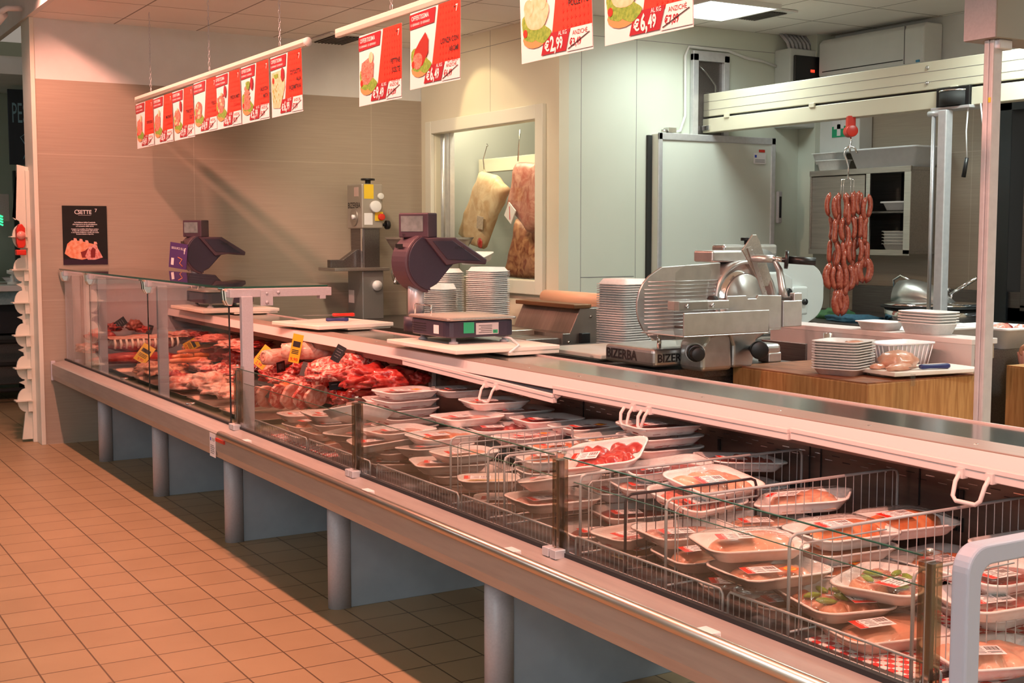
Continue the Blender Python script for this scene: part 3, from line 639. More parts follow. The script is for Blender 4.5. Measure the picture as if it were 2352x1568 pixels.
# self-service section: low glass with posts
for a, b in ((-5.70, -4.355), (-4.335, -2.975), (-2.945, -1.66)):
    MB().box(a+.012, b-.012, 1.926, 1.932, .602, .880).build('low_glass', glass, ctr)
    MB().box(a+.012, b-.012, 1.926, 1.932, .8795, .882).build('low_glass_edge', glassedge, ctr)
    MB().box(a+.015, b-.015, 1.957, 1.961, .59, .808).build('inner_glass', glass2, ctr)
    MB().box(a+.015, b-.015, 1.957, 1.961, .808, .8095).build('inner_glass_edge', glassedge, ctr)
for x in (-5.69, -4.345, -2.96, -1.655):
    MB().box(x-.016, x-.002, 1.916, 1.950, .60, .872).box(x+.002, x+.016, 1.918, 1.95, .60, .872).build('glass_post', bronze, ctr, .002)
    MB().box(x-.002, x+.002, 1.922, 1.946, .60, .872).build('post_core', alu, ctr)
    MB().box(x-.026, x+.026, 1.908, 1.956, .872, .89).build('post_cap', acrylic, ctr, .005)
    MB().cyl((x, 1.93, .89), (x, 1.93, .897), .007, n=10).build('cap_screw', chrome, ctr)
    MB().box(x-.036, x-.004, 1.895, 1.93, .597, .622).box(x+.004, x+.034, 1.895, 1.93, .597, .622).build('post_foot', alu, ctr, .002)
# end panel with grey moulded frame
o1 = [(1.905, .46), (3.06, .46), (3.06, .925)]+arc(1.965, .865, .06, 90, 180, 8)
o1 = [(1.925, .46), (3.06, .46), (3.06, .918)]+arc(1.975, .868, .05, 90, 180, 8)
i1 = [(1.965, .62), (3.02, .62), (3.02, .878)]+arc(1.997, .846, .032, 90, 180, 8)
m = MB()
n = len(o1); v = []
for X in (-1.60, -1.56): v += [(X, y, z) for y, z in o1]+[(X, y, z) for y, z in i1]
f = []
for j in range(n):
    k = (j+1) % n
    f += [(j, k, n+k, n+j), (2*n+k, 2*n+j, 3*n+j, 3*n+k), (k, j, 2*n+j, 2*n+k), (n+j, n+k, 3*n+k, 3*n+j)]
m.add(v, f); m.build('end_frame', plug_grey, ctr, .008, seg=3)
MB().box(-1.585, -1.578, 1.955, 3.03, .61, .89).build('end_glass', glass2, ctr)
MB().box(-1.60, -1.555, 1.955, 3.03, .59, .622).build('end_seal', rubber, ctr)
MB().box(-1.62, -1.58, 1.94, 3.05, 0, .59).build('end_cheek', steel_d, ctr, .004)
MB().box(-9.43, -9.40, 1.94, 2.95, .56, 1.2).build('far_cheek', lil, ctr, .003)
m = MB(); m.box(-9.445, -9.425, 1.83, 1.86, .46, .60); m.build('fascia_end', lil, ctr, .002)
# clip lights on the glass base
for x in (-7.95, -6.59): MB().cyl((x, 1.975, .60), (x, 1.975, .615), .022, .026, n=14).build('glass_stop', chrome, ctr)
# ---- wire fences
wire = mat('grey_coated_wire', (.46, .45, .45), .4, .3)
wireb = mat('black_coated_wire', (.02, .012, .018), .4)
def fence(xa, xb, lab):
    t = thing('wire_fence', lab, 'wire rack', (xa, 2.0, .574), 0, 'low wire fences along the glass')
    L = xb-xa
    MB().tube([(0, 0, 0), (0, 0, .055), (.008, 0, .066), (L-.008, 0, .066), (L, 0, .055), (L, 0, 0)], .0035, 7).build('frame', wire, t)
    m = MB(); k = .02
    while k < L-.01: m.tube([(k, 0, .066), (k, 0, .004), (k, .022, .0)], .0014, 4, cap=False); k += .021
    m.tube([(0, .022, .001), (L, .022, .001)], .002, 5)
    o = m.build('wires', wire, t)
fence(-5.66, -5.02, 'low grey wire fence behind the glass, leftmost of the five'); fence(-5.0, -4.38, 'low grey wire fence just left of the second glass post')
fence(-4.32, -3.68, 'low grey wire fence just right of the second glass post'); fence(-3.66, -3.02, 'low grey wire fence just left of the third glass post')
fence(-2.98, -2.34, 'low grey wire fence starting beside the liver tray'); fence(-2.32, -1.68, 'low grey wire fence in front of the big stew tray, nearest')
def divider(x, lab, L=.86, mt=None, h=.235, y0=2.035):
    t = thing('wire_divider', lab, 'wire divider', (x, y0, .574), 0, 'upright wire dividers between the packs')
    mt = mt or wire
    MB().tube([(0, 0, .0), (0, 0, h-.02), (0, .005, h-.006), (0, .02, h), (0, L-.02, h), (0, L-.005, h-.006), (0, L, h-.02), (0, L, 0)], .0042, 8).tube([(0, 0, .006), (0, L, .006)], .003, 6).build('frame', mt, t)
    m = MB(); k = .04
    while k < L-.015: m.tube([(0, k, .006), (0, k, h)], .0016, 4, cap=False); k += .032
    m.build('wires', mt, t)
    if mt is wire: m = MB(); m.tube([(.014, .02, 0), (.014, .02, h-.03), (.014, .03, h-.02), (.014, L*.35, h-.02)], .0022, 6); m.build('brace', mt, t)
divider(-3.80, 'grey wire divider furthest left, beside the orange meat tray', .5)
divider(-3.545, 'long grey wire divider, second from the left, reaching the back panel')
divider(-3.44, 'short grey wire divider, third from the left', .42, h=.225)
divider(-3.01, 'long grey wire divider right of the big tilted stew beef tray')
divider(-2.79, 'the only black wire divider, between two grey ones', .47, wireb, h=.215)
divider(-2.61, 'long grey wire divider just right of the black one')
divider(-2.15, 'long grey wire divider left of the big mixed stew tray')
divider(-1.785, 'grey wire divider next to the nearest glass post', .85)
# ================================================================ PACKED TRAYS
def tray_mesh(w, d, h=.034, lip=.007):
    m = MB(); R = []
    def ring(k, z, e=0): return [(x, y, z) for x, y in rrect(w*k+2*e, d*k+2*e, .045*k+e*.5, 6)]
    seq = [(.78, 0), (.80, .002), (.90, .016), (.975, h-.006)]
    R = [ring(k, z) for k, z in seq]+[ring(1, h-.004, lip*.6), ring(1, h, lip*.5), ring(1, h, -.002), ring(.96, h-.008), ring(.88, .014), ring(.80, .006)]
    m.rings(R, 0, (True, True), True); o = m.build('foam_tray', foam); me = o.data; bpy.data.objects.remove(o); return me
SIZES = {'L': (.262, .205), 'M': (.225, .165), 'S': (.20, .14)}
TRAY = {k: tray_mesh(*v) for k, v in SIZES.items()}
def hfield(w, d, ells, base=.008, namp=.0025, nf=60, seed=0, res=26):
    m = MB(); nx, ny = res, int(res*d/w); W_, D_ = w*.88, d*.86; v = []; f = []; Z = {}
    for j in range(ny+1):
        for i in range(nx+1):
            x, y = -W_/2+W_*i/nx, -D_/2+D_*j/ny; z = 0
            for cx, cy, rx, ry, hh, a in ells:
                rx, ry = rx*1.14, ry*1.14; u, t = x-cx, y-cy; p, q = (u*math.cos(a)+t*math.sin(a))/rx, (-u*math.sin(a)+t*math.cos(a))/ry
                r = p*p+q*q
                if r < 1: z = max(z, hh*math.sqrt(1-r)**.7)
            if z > .002: z += namp*noise.noise(Vector((x*nf+seed, y*nf, seed)))*1.5
            Z[i, j] = z; v.append((x, y, base+z*.9))
    for j in range(ny):
        for i in range(nx):
            if max(Z[i, j], Z[i+1, j], Z[i, j+1], Z[i+1, j+1]) > .002: a = j*(nx+1)+i; f.append((a, a+1, a+nx+2, a+nx+1))
    m.add(v, f, 0, True); return m
def contents(kind, w, d, seed):
    rr = random.Random(seed); E = []
    if kind == 'mince': E = [(0, 0, w*.40, d*.38, .026, 0)]+[(rr.uniform(-w*.3, w*.3), rr.uniform(-d*.28, d*.28), .03, .025, .030, rr.random()*3) for _ in range(9)]; return hfield(w, d, E, namp=.005, nf=140, seed=seed), minced
    if kind == 'chicken_mince': E = [(0, 0, w*.36, d*.33, .022, 0)]+[(rr.uniform(-w*.25, w*.28), rr.uniform(-d*.25, d*.2), .035, .03, .028, rr.random()*3) for _ in range(7)]; return hfield(w, d, E, namp=.004, nf=90, seed=seed), pale
    if kind == 'stew': E = [(rr.uniform(-w*.34, w*.34), rr.uniform(-d*.32, d*.32), rr.uniform(.018, .032), rr.uniform(.014, .022), rr.uniform(.02, .034), rr.random()*3) for _ in range(26)]; return hfield(w, d, E, namp=.003, seed=seed, res=34), red_meat
    if kind == 'mixed': E = [(rr.uniform(-w*.34, w*.34), rr.uniform(-d*.32, d*.32), rr.uniform(.014, .03), rr.uniform(.012, .02), rr.uniform(.018, .032), rr.random()*3) for _ in range(30)]; return hfield(w, d, E, namp=.003, seed=seed, res=34), mixed_meat
    if kind == 'breast': E = [(-w*.12, 0, w*.30, d*.33, .050, .25), (w*.16, .01, w*.22, d*.28, .038, -.3)]; return hfield(w, d, E, namp=.002, nf=25, seed=seed), pale
    if kind == 'roll': E = [(0, 0, w*.44, d*.30, .052, .1)]; return hfield(w, d, E, namp=.002, nf=40, seed=seed), orange_meat
    if kind == 'slices': E = [(-w*.2+i*w*.13, rr.uniform(-.01, .01), w*.22, d*.37, .014+.004*i, .3+rr.uniform(-.1, .1)) for i in range(4)]; return hfield(w, d, E, namp=.001, nf=40, seed=seed), dark_meat if seed % 3 else red_meat
    if kind == 'steak': E = [(-.02, 0, w*.36, d*.33, .018, .15), (w*.2, .01, w*.18, d*.3, .022, .3)]; return hfield(w, d, E, namp=.002, nf=40, seed=seed), marbled
    if kind == 'chops': E = [(-w*.18, 0, w*.24, d*.36, .020, .2), (w*.06, 0, w*.24, d*.36, .024, .2), (w*.25, 0, w*.17, d*.33, .026, .2)]; return hfield(w, d, E, namp=.002, nf=50, seed=seed), pork
    if kind == 'liver': E = [(0, 0, w*.38, d*.34, .022, .1), (w*.1, .02, w*.25, d*.22, .03, .5)]; return hfield(w, d, E, namp=.002, nf=30, seed=seed), brown_meat
    if kind == 'legs': E = [(-w*.22, 0, .03, d*.38, .036, .3), (0, 0, .032, d*.38, .040, .3), (w*.22, 0, .03, d*.38, .036, .3), (-w*.1, -.02, .03, .04, .045, 0), (w*.12, .02, .03, .04, .042, 0)]; return hfield(w, d, E, namp=.003, nf=35, seed=seed), pale
    if kind == 'cutlet': E = [(-w*.16, 0, w*.24, d*.34, .014, .3), (w*.14, 0, w*.25, d*.34, .018, -.2)]; return hfield(w, d, E, namp=.003, nf=120, seed=seed), yellow_meat
    if kind == 'spiced': E = [(rr.uniform(-w*.3, w*.3), rr.uniform(-d*.28, d*.28), .036, .026, .030, rr.random()*3) for _ in range(9)]; return hfield(w, d, E, namp=.003, seed=seed), orange_meat
_content = {}
def film_mesh(w, d, h, top):
    m = MB()
    def ring(k, z, e=0): return [(x, y, z) for x, y in rrect(w*k+2*e, d*k+2*e, .045*k+e*.5, 6)]
    R = [ring(.80, -.0006, .0005), ring(.90, .016, .0022), ring(1, .029, .0052), ring(1, .0353, .0046), ring(.985, .0362), ring(.75, .036+top*.75), ring(.4, .036+top), ring(.1, .036+top)]
    R[0] = ring(.80, .0008, .0005)
    m.rings(R, 0, (False, True), True); o = m.build('film', film); me = o.data; bpy.data.objects.remove(o); return me
_film = {}
def label_mesh():
    m = MB(); m.box(-.045, .045, -.028, .028, 0, .0006, 0); m.box(.024, .045, -.028, .028, .0006, .0009, 1)
    for k in range(10): x = -.040+k*.0028; m.box(x, x+.0012+.0008*(k % 3 == 0), -.022, .0, .0006, .0008, 2)
    for k in range(5): m.box(-.006, .018-(k % 2)*.006, .016-k*.009, .0185-k*.009, .0006, .0008, 2)
    m.box(-.040, -.01, .010, .0125, .0006, .0008, 2); m.box(-.040, -.015, .016, .0185, .0006, .0008, 2)
    m.text('CSETTE', .014, TR(.030, -.024, .0011, rz=PI/2), 0, bold=.02)
    o = m.build('price_label', [paper, redp, ink]); me = o.data; bpy.data.objects.remove(o); return me
LABEL = label_mesh()
def badge_mesh():
    m = MB(); m.box(-.02, .02, -.02, .02, 0, .0006, 0); m.lathe([(.016, .0006), (.016, .0010)], 18, 1)
    for k in range(3): m.box(-.009, .009, -.006+k*.005, -.0035+k*.005, .0010, .0013, 0)
    o = m.build('offer_badge', [mat('badge_red', (.75, .10, .01), .4), mat('badge_yellow', (.85, .45, .02), .4)]); me = o.data; bpy.data.objects.remove(o); return me
BADGE = badge_mesh()
def link(name, me, parent, M=None):
    o = bpy.data.objects.new(name, me); COL.objects.link(o); o.parent = parent
    if M is not None: o.matrix_local = M
    return o
PACKS = []
def pack(x, y, z, size, kind, rz, lab, rx=0, ry=0, badge=False, lblpos=None, seed=0, sticker=True, flat=False):
    t = thing('packed_meat_tray', lab, 'meat tray', (x, y, z), rz, 'cling wrapped meat trays in the self service section', rx, ry)
    w, d = SIZES[size]
    o = link('foam_tray', TRAY[size], t)
    if kind:
        k = (size, kind, seed % 3)
        if k not in _content:
            mb, mt = contents(kind, w, d, seed % 3+1); oo = mb.build('meat', mt); _content[k] = oo.data; bpy.data.objects.remove(oo)
        link('meat', _content[k], t, TR(s=(1, 1, .62)) if flat else None)
    top = {'breast': .020, 'roll': .024, 'legs': .014, 'stew': .006, 'spiced': .005, 'mixed': .004}.get(kind, .0015)
    if flat: top = .0004
    if kind == 'mixed':
        if 'pepper' not in _content:
            m = MB()
            for k in range(7): m.blob(.026, .010, .007, k, .2, 2, 0, TR(-.05+k*.017, .045*math.sin(k*2.3), .034, rz=k*.8), sub=2)
            oo = m.build('pepper_strips', herb); _content['pepper'] = oo.data; bpy.data.objects.remove(oo)
        link('pepper_strips', _content['pepper'], t, TR(s=(1, 1, .62)) if flat else None)
    if (size, top) not in _film: _film[size, top] = film_mesh(w, d, .034, top)
    link('film', _film[size, top], t)
    if sticker and kind:
        a, b = lblpos or (w*.20, d*.18)
        tz = .0372+top*(.95 if abs(a) < w*.25 else .6)
        link('price_label', LABEL, t, TR(a, b, tz, rz=-.12+.25*((seed*37 % 10)/10-.5), ry=top*2.0 if top > .01 else 0))
        if badge: link('offer_badge', BADGE, t, TR(-w*.06, d*.30, tz+.001, rz=.3))
    return t
NAMES = {'mince': 'minced beef', 'chicken_mince': 'minced chicken', 'stew': 'beef stew chunks', 'mixed': 'mixed stew with green pepper', 'breast': 'domed chicken breast', 'roll': 'orange rolled meat', 'slices': 'dark red sliced beef', 'steak': 'marbled steak', 'chops': 'pink pork chops', 'liver': 'brown liver', 'legs': 'chicken legs', 'cutlet': 'breaded cutlets', 'spiced': 'orange spiced meat'}
# top packs: photo pixel of the rim centre, rim height z, size, contents, rz deg, tilt x, tilt y, flags, position words, number of packs beneath
H = .0392; B0 = .576
def lv(n): return B0+H*n
TOPS = [
 (932, 893, 5, 'L', 'slices', 96, 0, 0, 'b', 'on the tall stack next to the loose beef', 3),
 (1058, 889, 5, 'L', 'chops', 84, 0, 0, '', 'on the back stack right behind the tall left stack', 3),
 (1135, 916, 5, 'L', 'chops', 84, 0, 0, '', 'on the back row under the left blind handle', 0),
 (1200, 936, 4, 'L', 'steak', 88, 0, 0, '', 'just right of the left blind handle', 2),
 (1104, 951, 4, 'L', 'chops', 92, 0, 0, '', 'lying in the second row, left of the dark red pack', 2),
 (1258, 957, 4, 'L', 'slices', 88, 0, 0, '', 'with dark red meat below the left blind end', 2),
 (1352, 970, 4, 'L', 'slices', 96, 0, 0, 'b', 'behind the second divider with an orange badge', 2),
 (1515, 969, 5, 'L', 'slices', 84, 0, 0, '', 'at the back, topmost beside the divider end', 3),
 (1010, 984, 3, 'L', 'spiced', 92, 0, 0, '', 'with orange chicken pieces left of the first divider', 2),
 (1130, 984, 3, 'L', 'stew', 84, 0, 0, '', 'with red chunks behind the orange chicken pack', 2),
 (1215, 998, 3, 'L', 'steak', 100, 3, 0, 'b', 'with orange badge just behind the first divider', 2),
 (1408, 999, 3, 'L', 'cutlet', 88, 0, 0, '', 'low behind the second divider, in front of the badge pack', 2),
 (1300, 1021, 3, 'M', 'spiced', 84, 0, 0, '', 'seen through the top of the second divider', 1),
 (1240, 1040, 3, 'M', 'legs', 80, 0, 0, '', 'rounded, between the second and third dividers', 2),
 (1392, 1062, 4, 'L', 'stew', 40, -14, 10, '', 'large and tilted between the third and fourth dividers', 0),
 (832, 975, 3, 'L', 'breast', 118, 12, -14, '', 'tilted, leaning at the left behind the second glass post', 0),
 (922, 984, 3, 'L', 'chops', 98, 0, 0, '', 'left of the orange chicken pack', 1),
 (700, 972, 1, 'L', 'breast', 95, 0, 0, '', 'pale, furthest left behind the first glass pane', 0),
 (716, 994, 1, 'L', 'breast', 92, 0, 0, '', 'pale, nearer of the two at the far left', 0),
 (798, 1010, 1, 'L', 'breast', 70, 0, 8, '', 'pale, leaning just left of the second glass post', 0),
 (878, 1020, 2, 'L', 'chops', 80, 0, 6, '', 'pink, right of the second glass post', 1),
 (920, 1056, 2, 'M', 'slices', 60, 0, 0, '', 'right of the second glass post near the fence', 1),
 (972, 1018, 2, 'L', 'steak', 96, 5, 0, '', 'under the edge of the orange chicken pack', 1),
 (1012, 1058, 3, 'L', 'chops', 74, 0, 0, '', 'in a wrapped pair left of the first divider', 1),
 (1062, 1102, 1, 'M', 'chops', 66, 0, 0, '', 'low at the fence, left of the small labelled one', 0),
 (1130, 1104, 2, 'S', 'cutlet', 66, 0, 0, '', 'small with a white label near the first divider', 0),
 (1195, 1095, 3, 'L', 'chops', 62, 8, 8, '', 'large, pink and tilted in front of the third divider', 1),
 (1290, 1135, 3, 'L', 'chops', 84, 0, 0, '', 'topmost of the stack of three behind the third glass post', 2),
 (1165, 1152, 1, 'M', 'liver', 60, 0, 0, '', 'low beneath the large tilted pink one', 0),
 (1385, 1118, 2, 'L', 'chops', 78, 0, 0, '', 'flat and wet looking, right of the fourth divider front', 1),
 (1478, 1064, 3, 'L', 'steak', 80, 0, 0, '', 'red, seen through the fourth divider at mid depth', 1),
 (1568, 1076, 4, 'L', 'slices', 72, 0, 6, '', 'with red meat and label seen through the fourth divider', 1),
 (1705, 1070, 4, 'L', 'mince', 78, 0, -4, '', 'with bright minced beef by the end of the fourth divider', 1),
 (1668, 1115, 4, 'L', 'legs', 96, -10, 0, '', 'tilted with a shiny label above the black divider', 0),
 (1480, 1112, 3, 'L', 'chops', 74, 0, 0, '', 'pink, left of the black divider', 1),
 (1642, 1152, 3, 'L', 'mince', 100, -12, 0, '', 'with red mince showing through the black divider', 1),
 (1828, 1148, 3, 'L', 'legs', 40, 0, 8, '', 'wrinkled, leaning behind the black divider end', 0),
 (1398, 1212, 2, 'L', 'liver', 82, 0, 0, '', 'with brown liver right beside the third glass post', 0),
 (1498, 1248, 2, 'L', 'cutlet', 92, 0, 4, '', 'almost empty and yellowish in front of the black divider', 1),
 (1628, 1205, 2, 'L', 'chops', 82, 0, 0, '', 'pale, directly behind the fifth divider front', 1),
 (1705, 1192, 2, 'L', 'chicken_mince', 82, 0, 0, '', 'pale with red label strip, deeper behind the fifth divider', 1),
 (1600, 1268, 3, 'L', 'breast', 80, 0, 0, '', 'with barcode, nearest in the bay before the mixed stew', 1),
 (1748, 1235, 3, 'L', 'breast', 72, 0, 0, '', 'behind the badge marked minced chicken', 1),
 (1762, 1298, 4, 'L', 'chicken_mince', 84, 0, 0, 'b', 'with a red and yellow badge amid the nearest bays', 0),
 (1700, 1352, 2, 'L', 'chicken_mince', 74, 0, 0, '', 'beneath the badge marked minced chicken, at the fence', 1),
 (1622, 1340, 1, 'M', 'chicken_mince', 66, 0, 0, '', 'small and low with an orange sticker at the fence', 0),
 (1932, 1212, 3, 'L', 'roll', 84, 0, 0, '', 'with orange rolled meat, left one of the two domed ones', 1),
 (2072, 1190, 3, 'L', 'roll', 82, 0, 0, '', 'with orange rolled meat, right one of the two domed ones', 1),
 (1955, 1288, 1, 'L', 'spiced', 84, 0, 0, 'b', 'red with a yellow sticker below the domed orange ones', 0),
 (1897, 1368, 2, 'L', 'mixed', 166, 0, 0, '', 'big, with green pepper stew, nearest the glass', 1),
 (2035, 1312, 2, 'L', 'mixed', 112, 0, 0, '', 'with skewered meat behind the big green pepper one', 1),
 (2015, 1472, 1, 'L', 'breast', 78, 0, 0, '', 'with flat pink chicken, lowest right at the fence', 0),
 (1500, 1180, 1, 'L', 'slices', 80, 0, 0, '', 'at the bottom right behind the black divider front', 0),
 (2180, 1288, 1, 'L', 'spiced', 92, 0, 0, '', 'between the last divider and the grey frame', 0),
 (2320, 1306, 3, 'L', 'slices', 88, 0, 0, '', 'top dark red one seen inside the grey end frame', 0),
 (2300, 1378, 2, 'L', 'steak', 74, 0, 4, '', 'middle red one seen inside the grey end frame', 1),
 (2300, 1490, 0, 'L', 'legs', 70, 0, 0, '', 'with pink chicken legs at the bottom of the grey end frame', 0),
 (2330, 1238, 2, 'L', 'chops', 88, 0, 0, '', 'furthest back inside the grey end frame', 1),
]
def locate(px, py, z, ylo=2.05, yhi=2.88, xlo=-9.22):
    p = at(px, py, Z=z)
    if p.y > yhi: p = at(px, py, Y=yhi)
    if p.y < ylo: p = at(px, py, Y=ylo)
    if p.x < xlo: p = at(px, py, X=xlo)
    return p
def obb(c, e=0.0):
    x, y, rz, w, d = c; a = (math.cos(rz), math.sin(rz)); b = (-a[1], a[0]); w, d = w/2-e, d/2-e
    return [(x+sx*w*a[0]+sy*d*b[0], y+sx*w*a[1]+sy*d*b[1]) for sx, sy in ((1, 1), (-1, 1), (-1, -1), (1, -1))], (a, b)
def sat(A, B, e=0.0):
    """least overlap depth and axis of two rectangles, or None"""
    pa, xa = obb(A, e); pb, xb = obb(B, e); best = None
    for ax in xa+xb:
        u = [p[0]*ax[0]+p[1]*ax[1] for p in pa]; v = [p[0]*ax[0]+p[1]*ax[1] for p in pb]
        o = min(max(u), max(v))-max(min(u), min(v))
        if o <= 0: return None
        if best is None or o < best[0]:
            s_ = 1 if sum(u) > sum(v) else -1; best = (o, ax[0]*s_, ax[1]*s_)
    return best
DIV = [(-3.80, 2.535), (-3.545, 2.895), (-3.44, 2.455), (-3.01, 2.895), (-2.79, 2.505), (-2.61, 2.895), (-2.15, 2.895), (-1.785, 2.885)]
PK = []
for i, T_ in enumerate(TOPS):
    px, py, n, sz, kind, rz, tx, ty, fl_, words, under = T_
    while at(px, py, Z=lv(n)+.036).y > 2.80 and n < 6: n += 1
    while at(px, py, Z=lv(n)+.036).y < (2.07 if n > 1 else 2.12) and n > 0: n -= 1
    p = at(px, py, Z=lv(n)+.036); w, d = SIZES[sz]
    PK.append([p.x, p.y, math.radians(rz-180), w+.018, d+.018, n, i])
def clampp(P_):
    pts, _ = obb(P_[:5]); ys = [q[1] for q in pts]; xs = [q[0] for q in pts]
    if max(ys) > 2.912: P_[1] -= max(ys)-2.912
    yl = 1.972 if P_[5] > 1 else 2.028      # higher packs lean over the low fence
    if min(ys) < yl: P_[1] += yl-min(ys)
    if max(xs) > -1.605: P_[0] -= max(xs)+1.605
orig = [(a[0], a[1]) for a in PK]
FIX = (1897, 1392, 1762, 1932, 2072, 932, 1600)   # the packs that show largest keep their place
for it in range(260):
    for a in range(len(PK)):
        for b in range(a+1, len(PK)):
            A, B = PK[a], PK[b]
            if A[5] != B[5] or abs(A[0]-B[0]) > .3 or abs(A[1]-B[1]) > .3: continue
            r = sat(A[:5], B[:5])
            if r and r[0] > .001:
                k = min(r[0], .01)*.5; wa, wb = (0 if TOPS[A[6]][0] in FIX else 1), (0 if TOPS[B[6]][0] in FIX else 1)
                A[0] += r[1]*k*wa; A[1] += r[2]*k*wa; B[0] -= r[1]*k*wb; B[1] -= r[2]*k*wb
    for k, A in enumerate(PK):
        if TOPS[A[6]][0] in FIX: clampp(A); continue
        for dx, dy in DIV:
            pts, _ = obb(A[:5]); xs = [q[0] for q in pts]; ys = [q[1] for q in pts]
            if min(xs) < dx < max(xs) and min(ys) < dy and A[5] < 6:
                ox = orig[k][0]
                if ox < dx: A[0] -= min(max(xs)-dx+.002, .006)
                else: A[0] += min(dx-min(xs)+.002, .006)
        A[0] += max(-.003, min(.003, (orig[k][0]-A[0])*.05)); A[1] += max(-.003, min(.003, (orig[k][1]-A[1])*.05)); clampp(A)
placed = []
def free(x, y, rz, w, d, n, e):
    for q in placed:
        if abs(q[5]-n) < .9 and sat((x, y, rz, w, d), q[:5], e): return False
    return True
for A in PK: placed.append(list(A))
for A in PK:
    x, y, rz, w, d, n, i = A
    px, py, n0, sz, kind, rz0, tx, ty, fl_, words, under = TOPS[i]; nm = NAMES[kind]
    lift = abs(math.sin(math.radians(tx)))*d*.38+abs(math.sin(math.radians(ty)))*w*.38
    pack(x, y, lv(n)+lift, sz, kind, rz, 'tray of %s, %s' % (nm, words), math.radians(tx), math.radians(ty), 'b' in fl_, None, i)
    for j in range(n):
        lvn = n-1-j
        x2, y2, r2 = x+random.uniform(-.006, .006), y+random.uniform(-.006, .006), rz+random.uniform(-.05, .05)
        if lvn < 2: y2 += max(0, 2.03-min(q[1] for q in obb((x2, y2, r2, w, d))[0]))
        ok = free(x2, y2, r2, w, d, lvn, .004)
        if not ok: continue
        placed.append([x2, y2, r2, w, d, lvn, i])
        pack(x2, y2, lv(lvn), sz, kind, r2, 'tray %s beneath that ' % ['just', 'second', 'third', 'fourth', 'fifth', 'sixth'][j]+words, 0, 0, False, None, i+j+3, flat=True)
# lower trays filling the bays between the piles seen on top
BAYS = [(-5.58, -4.95, 'left of the second glass post'), (-4.95, -4.36, 'just before the second glass post'), (-4.33, -3.82, 'after the second glass post'), (-3.79, -3.56, 'behind the leftmost divider'), (-3.43, -3.03, 'before the third glass post'), (-3.0, -2.80, 'beside the third glass post'), (-2.60, -2.17, 'before the big green pepper tray'), (-2.14, -1.80, 'nearest the last glass post'), (-1.775, -1.62, 'by the grey end frame')]
ROWS = ['fence row', 'second row', 'third row', 'back row']
fr = random.Random(11); used_ = {}
for a_, b_, bn in BAYS:
    for lvn in (0, 1, 2, 3):
        for ri in range(4):
            ncol = max(1, int((b_-a_)/.21)); found = 0
            for c_ in range(ncol):
                ok = None
                for tr in range(14):
                    sz = 'L' if tr < 8 else 'M'; w, d = SIZES[sz]; w += .018; d += .018
                    x = a_+(c_+.5)*(b_-a_)/ncol+fr.uniform(-.03, .03); y = 2.14+ri*.225+fr.uniform(-.045, .045); rz = math.radians(-90+fr.uniform(-22, 22))
                    pts, _ = obb((x, y, rz, w, d)); xs = [q[0] for q in pts]; ys = [q[1] for q in pts]
                    if min(ys) < 2.03 or max(ys) > 2.912 or max(xs) > -1.605: continue
                    if (b_-a_) > .22 and (min(xs) < a_-.01 or max(xs) > b_+.01): continue
                    if (b_-a_) <= .22 and lvn > 1: continue
                    if not free(x, y, rz, w, d, lvn, .006): continue
                    if lvn and not any(q[5] == lvn-1 and abs(q[0]-x) < .09 and abs(q[1]-y) < .10 for q in placed): continue
                    ok = (x, y, rz, w, d, sz); break
                if not ok: continue
                x, y, rz, w, d, sz = ok; placed.append([x, y, rz, w, d, lvn, -1]); found += 1
                kind = fr.choice(['chops', 'legs', 'breast', 'slices', 'mince', 'spiced', 'steak', 'chops', 'stew'] if x < -2.9 else ['breast', 'chicken_mince', 'mixed', 'legs', 'spiced'])
                key = (bn, ri, lvn); used_[key] = used_.get(key, 0)+1
                sfx = '' if used_[key] == 1 else ', right neighbour' if used_[key] == 2 else ', rightmost'
                pack(x, y, lv(lvn), sz, kind, rz, '%s tray, layer %s, %s %s%s' % ({'chicken_mince': 'minced chicken', 'mixed': 'mixed stew', 'mince': 'minced beef', 'stew': 'beef stew', 'spiced': 'spiced meat', 'chops': 'pork chop', 'legs': 'chicken leg', 'breast': 'chicken breast', 'slices': 'sliced beef', 'steak': 'steak'}[kind], ['one', 'two', 'three', 'four'][lvn], ROWS[ri], bn, sfx), 0, 0, False, None, fr.randrange(30), flat=True)
# red and white chequered absorbent liners
chk = bpy.data.materials.new('red_white_check'); chk.use_nodes = True; nn = chk.node_tree
ck = nn.nodes.new('ShaderNodeTexChecker'); ck.inputs['Scale'].default_value = 45; ck.inputs[1].default_value = (.62, .03, .03, 1); ck.inputs[2].default_value = (.85, .78, .76, 1)
tc = nn.nodes.new('ShaderNodeTexCoord'); nn.links.new(tc.outputs['Object'], ck.inputs[0]); nn.links.new(ck.outputs[0], nn.nodes['Principled BSDF'].inputs[0])
for (x0, x1, y0, y1, lab) in ((-2.11, -1.80, 2.05, 2.88, 'red and white chequered paper liner in the bay before the last divider'), (-1.765, -1.64, 2.02, 2.88, 'red and white chequered paper liner by the grey end frame'), (-5.60, -4.9, 2.05, 2.5, 'red and white chequered paper liner under the pale trays at the left')):
    tag(MB().box(x0, x1, y0, y1, .572, .5735).build('checkered_liner', chk), lab, 'paper liner')
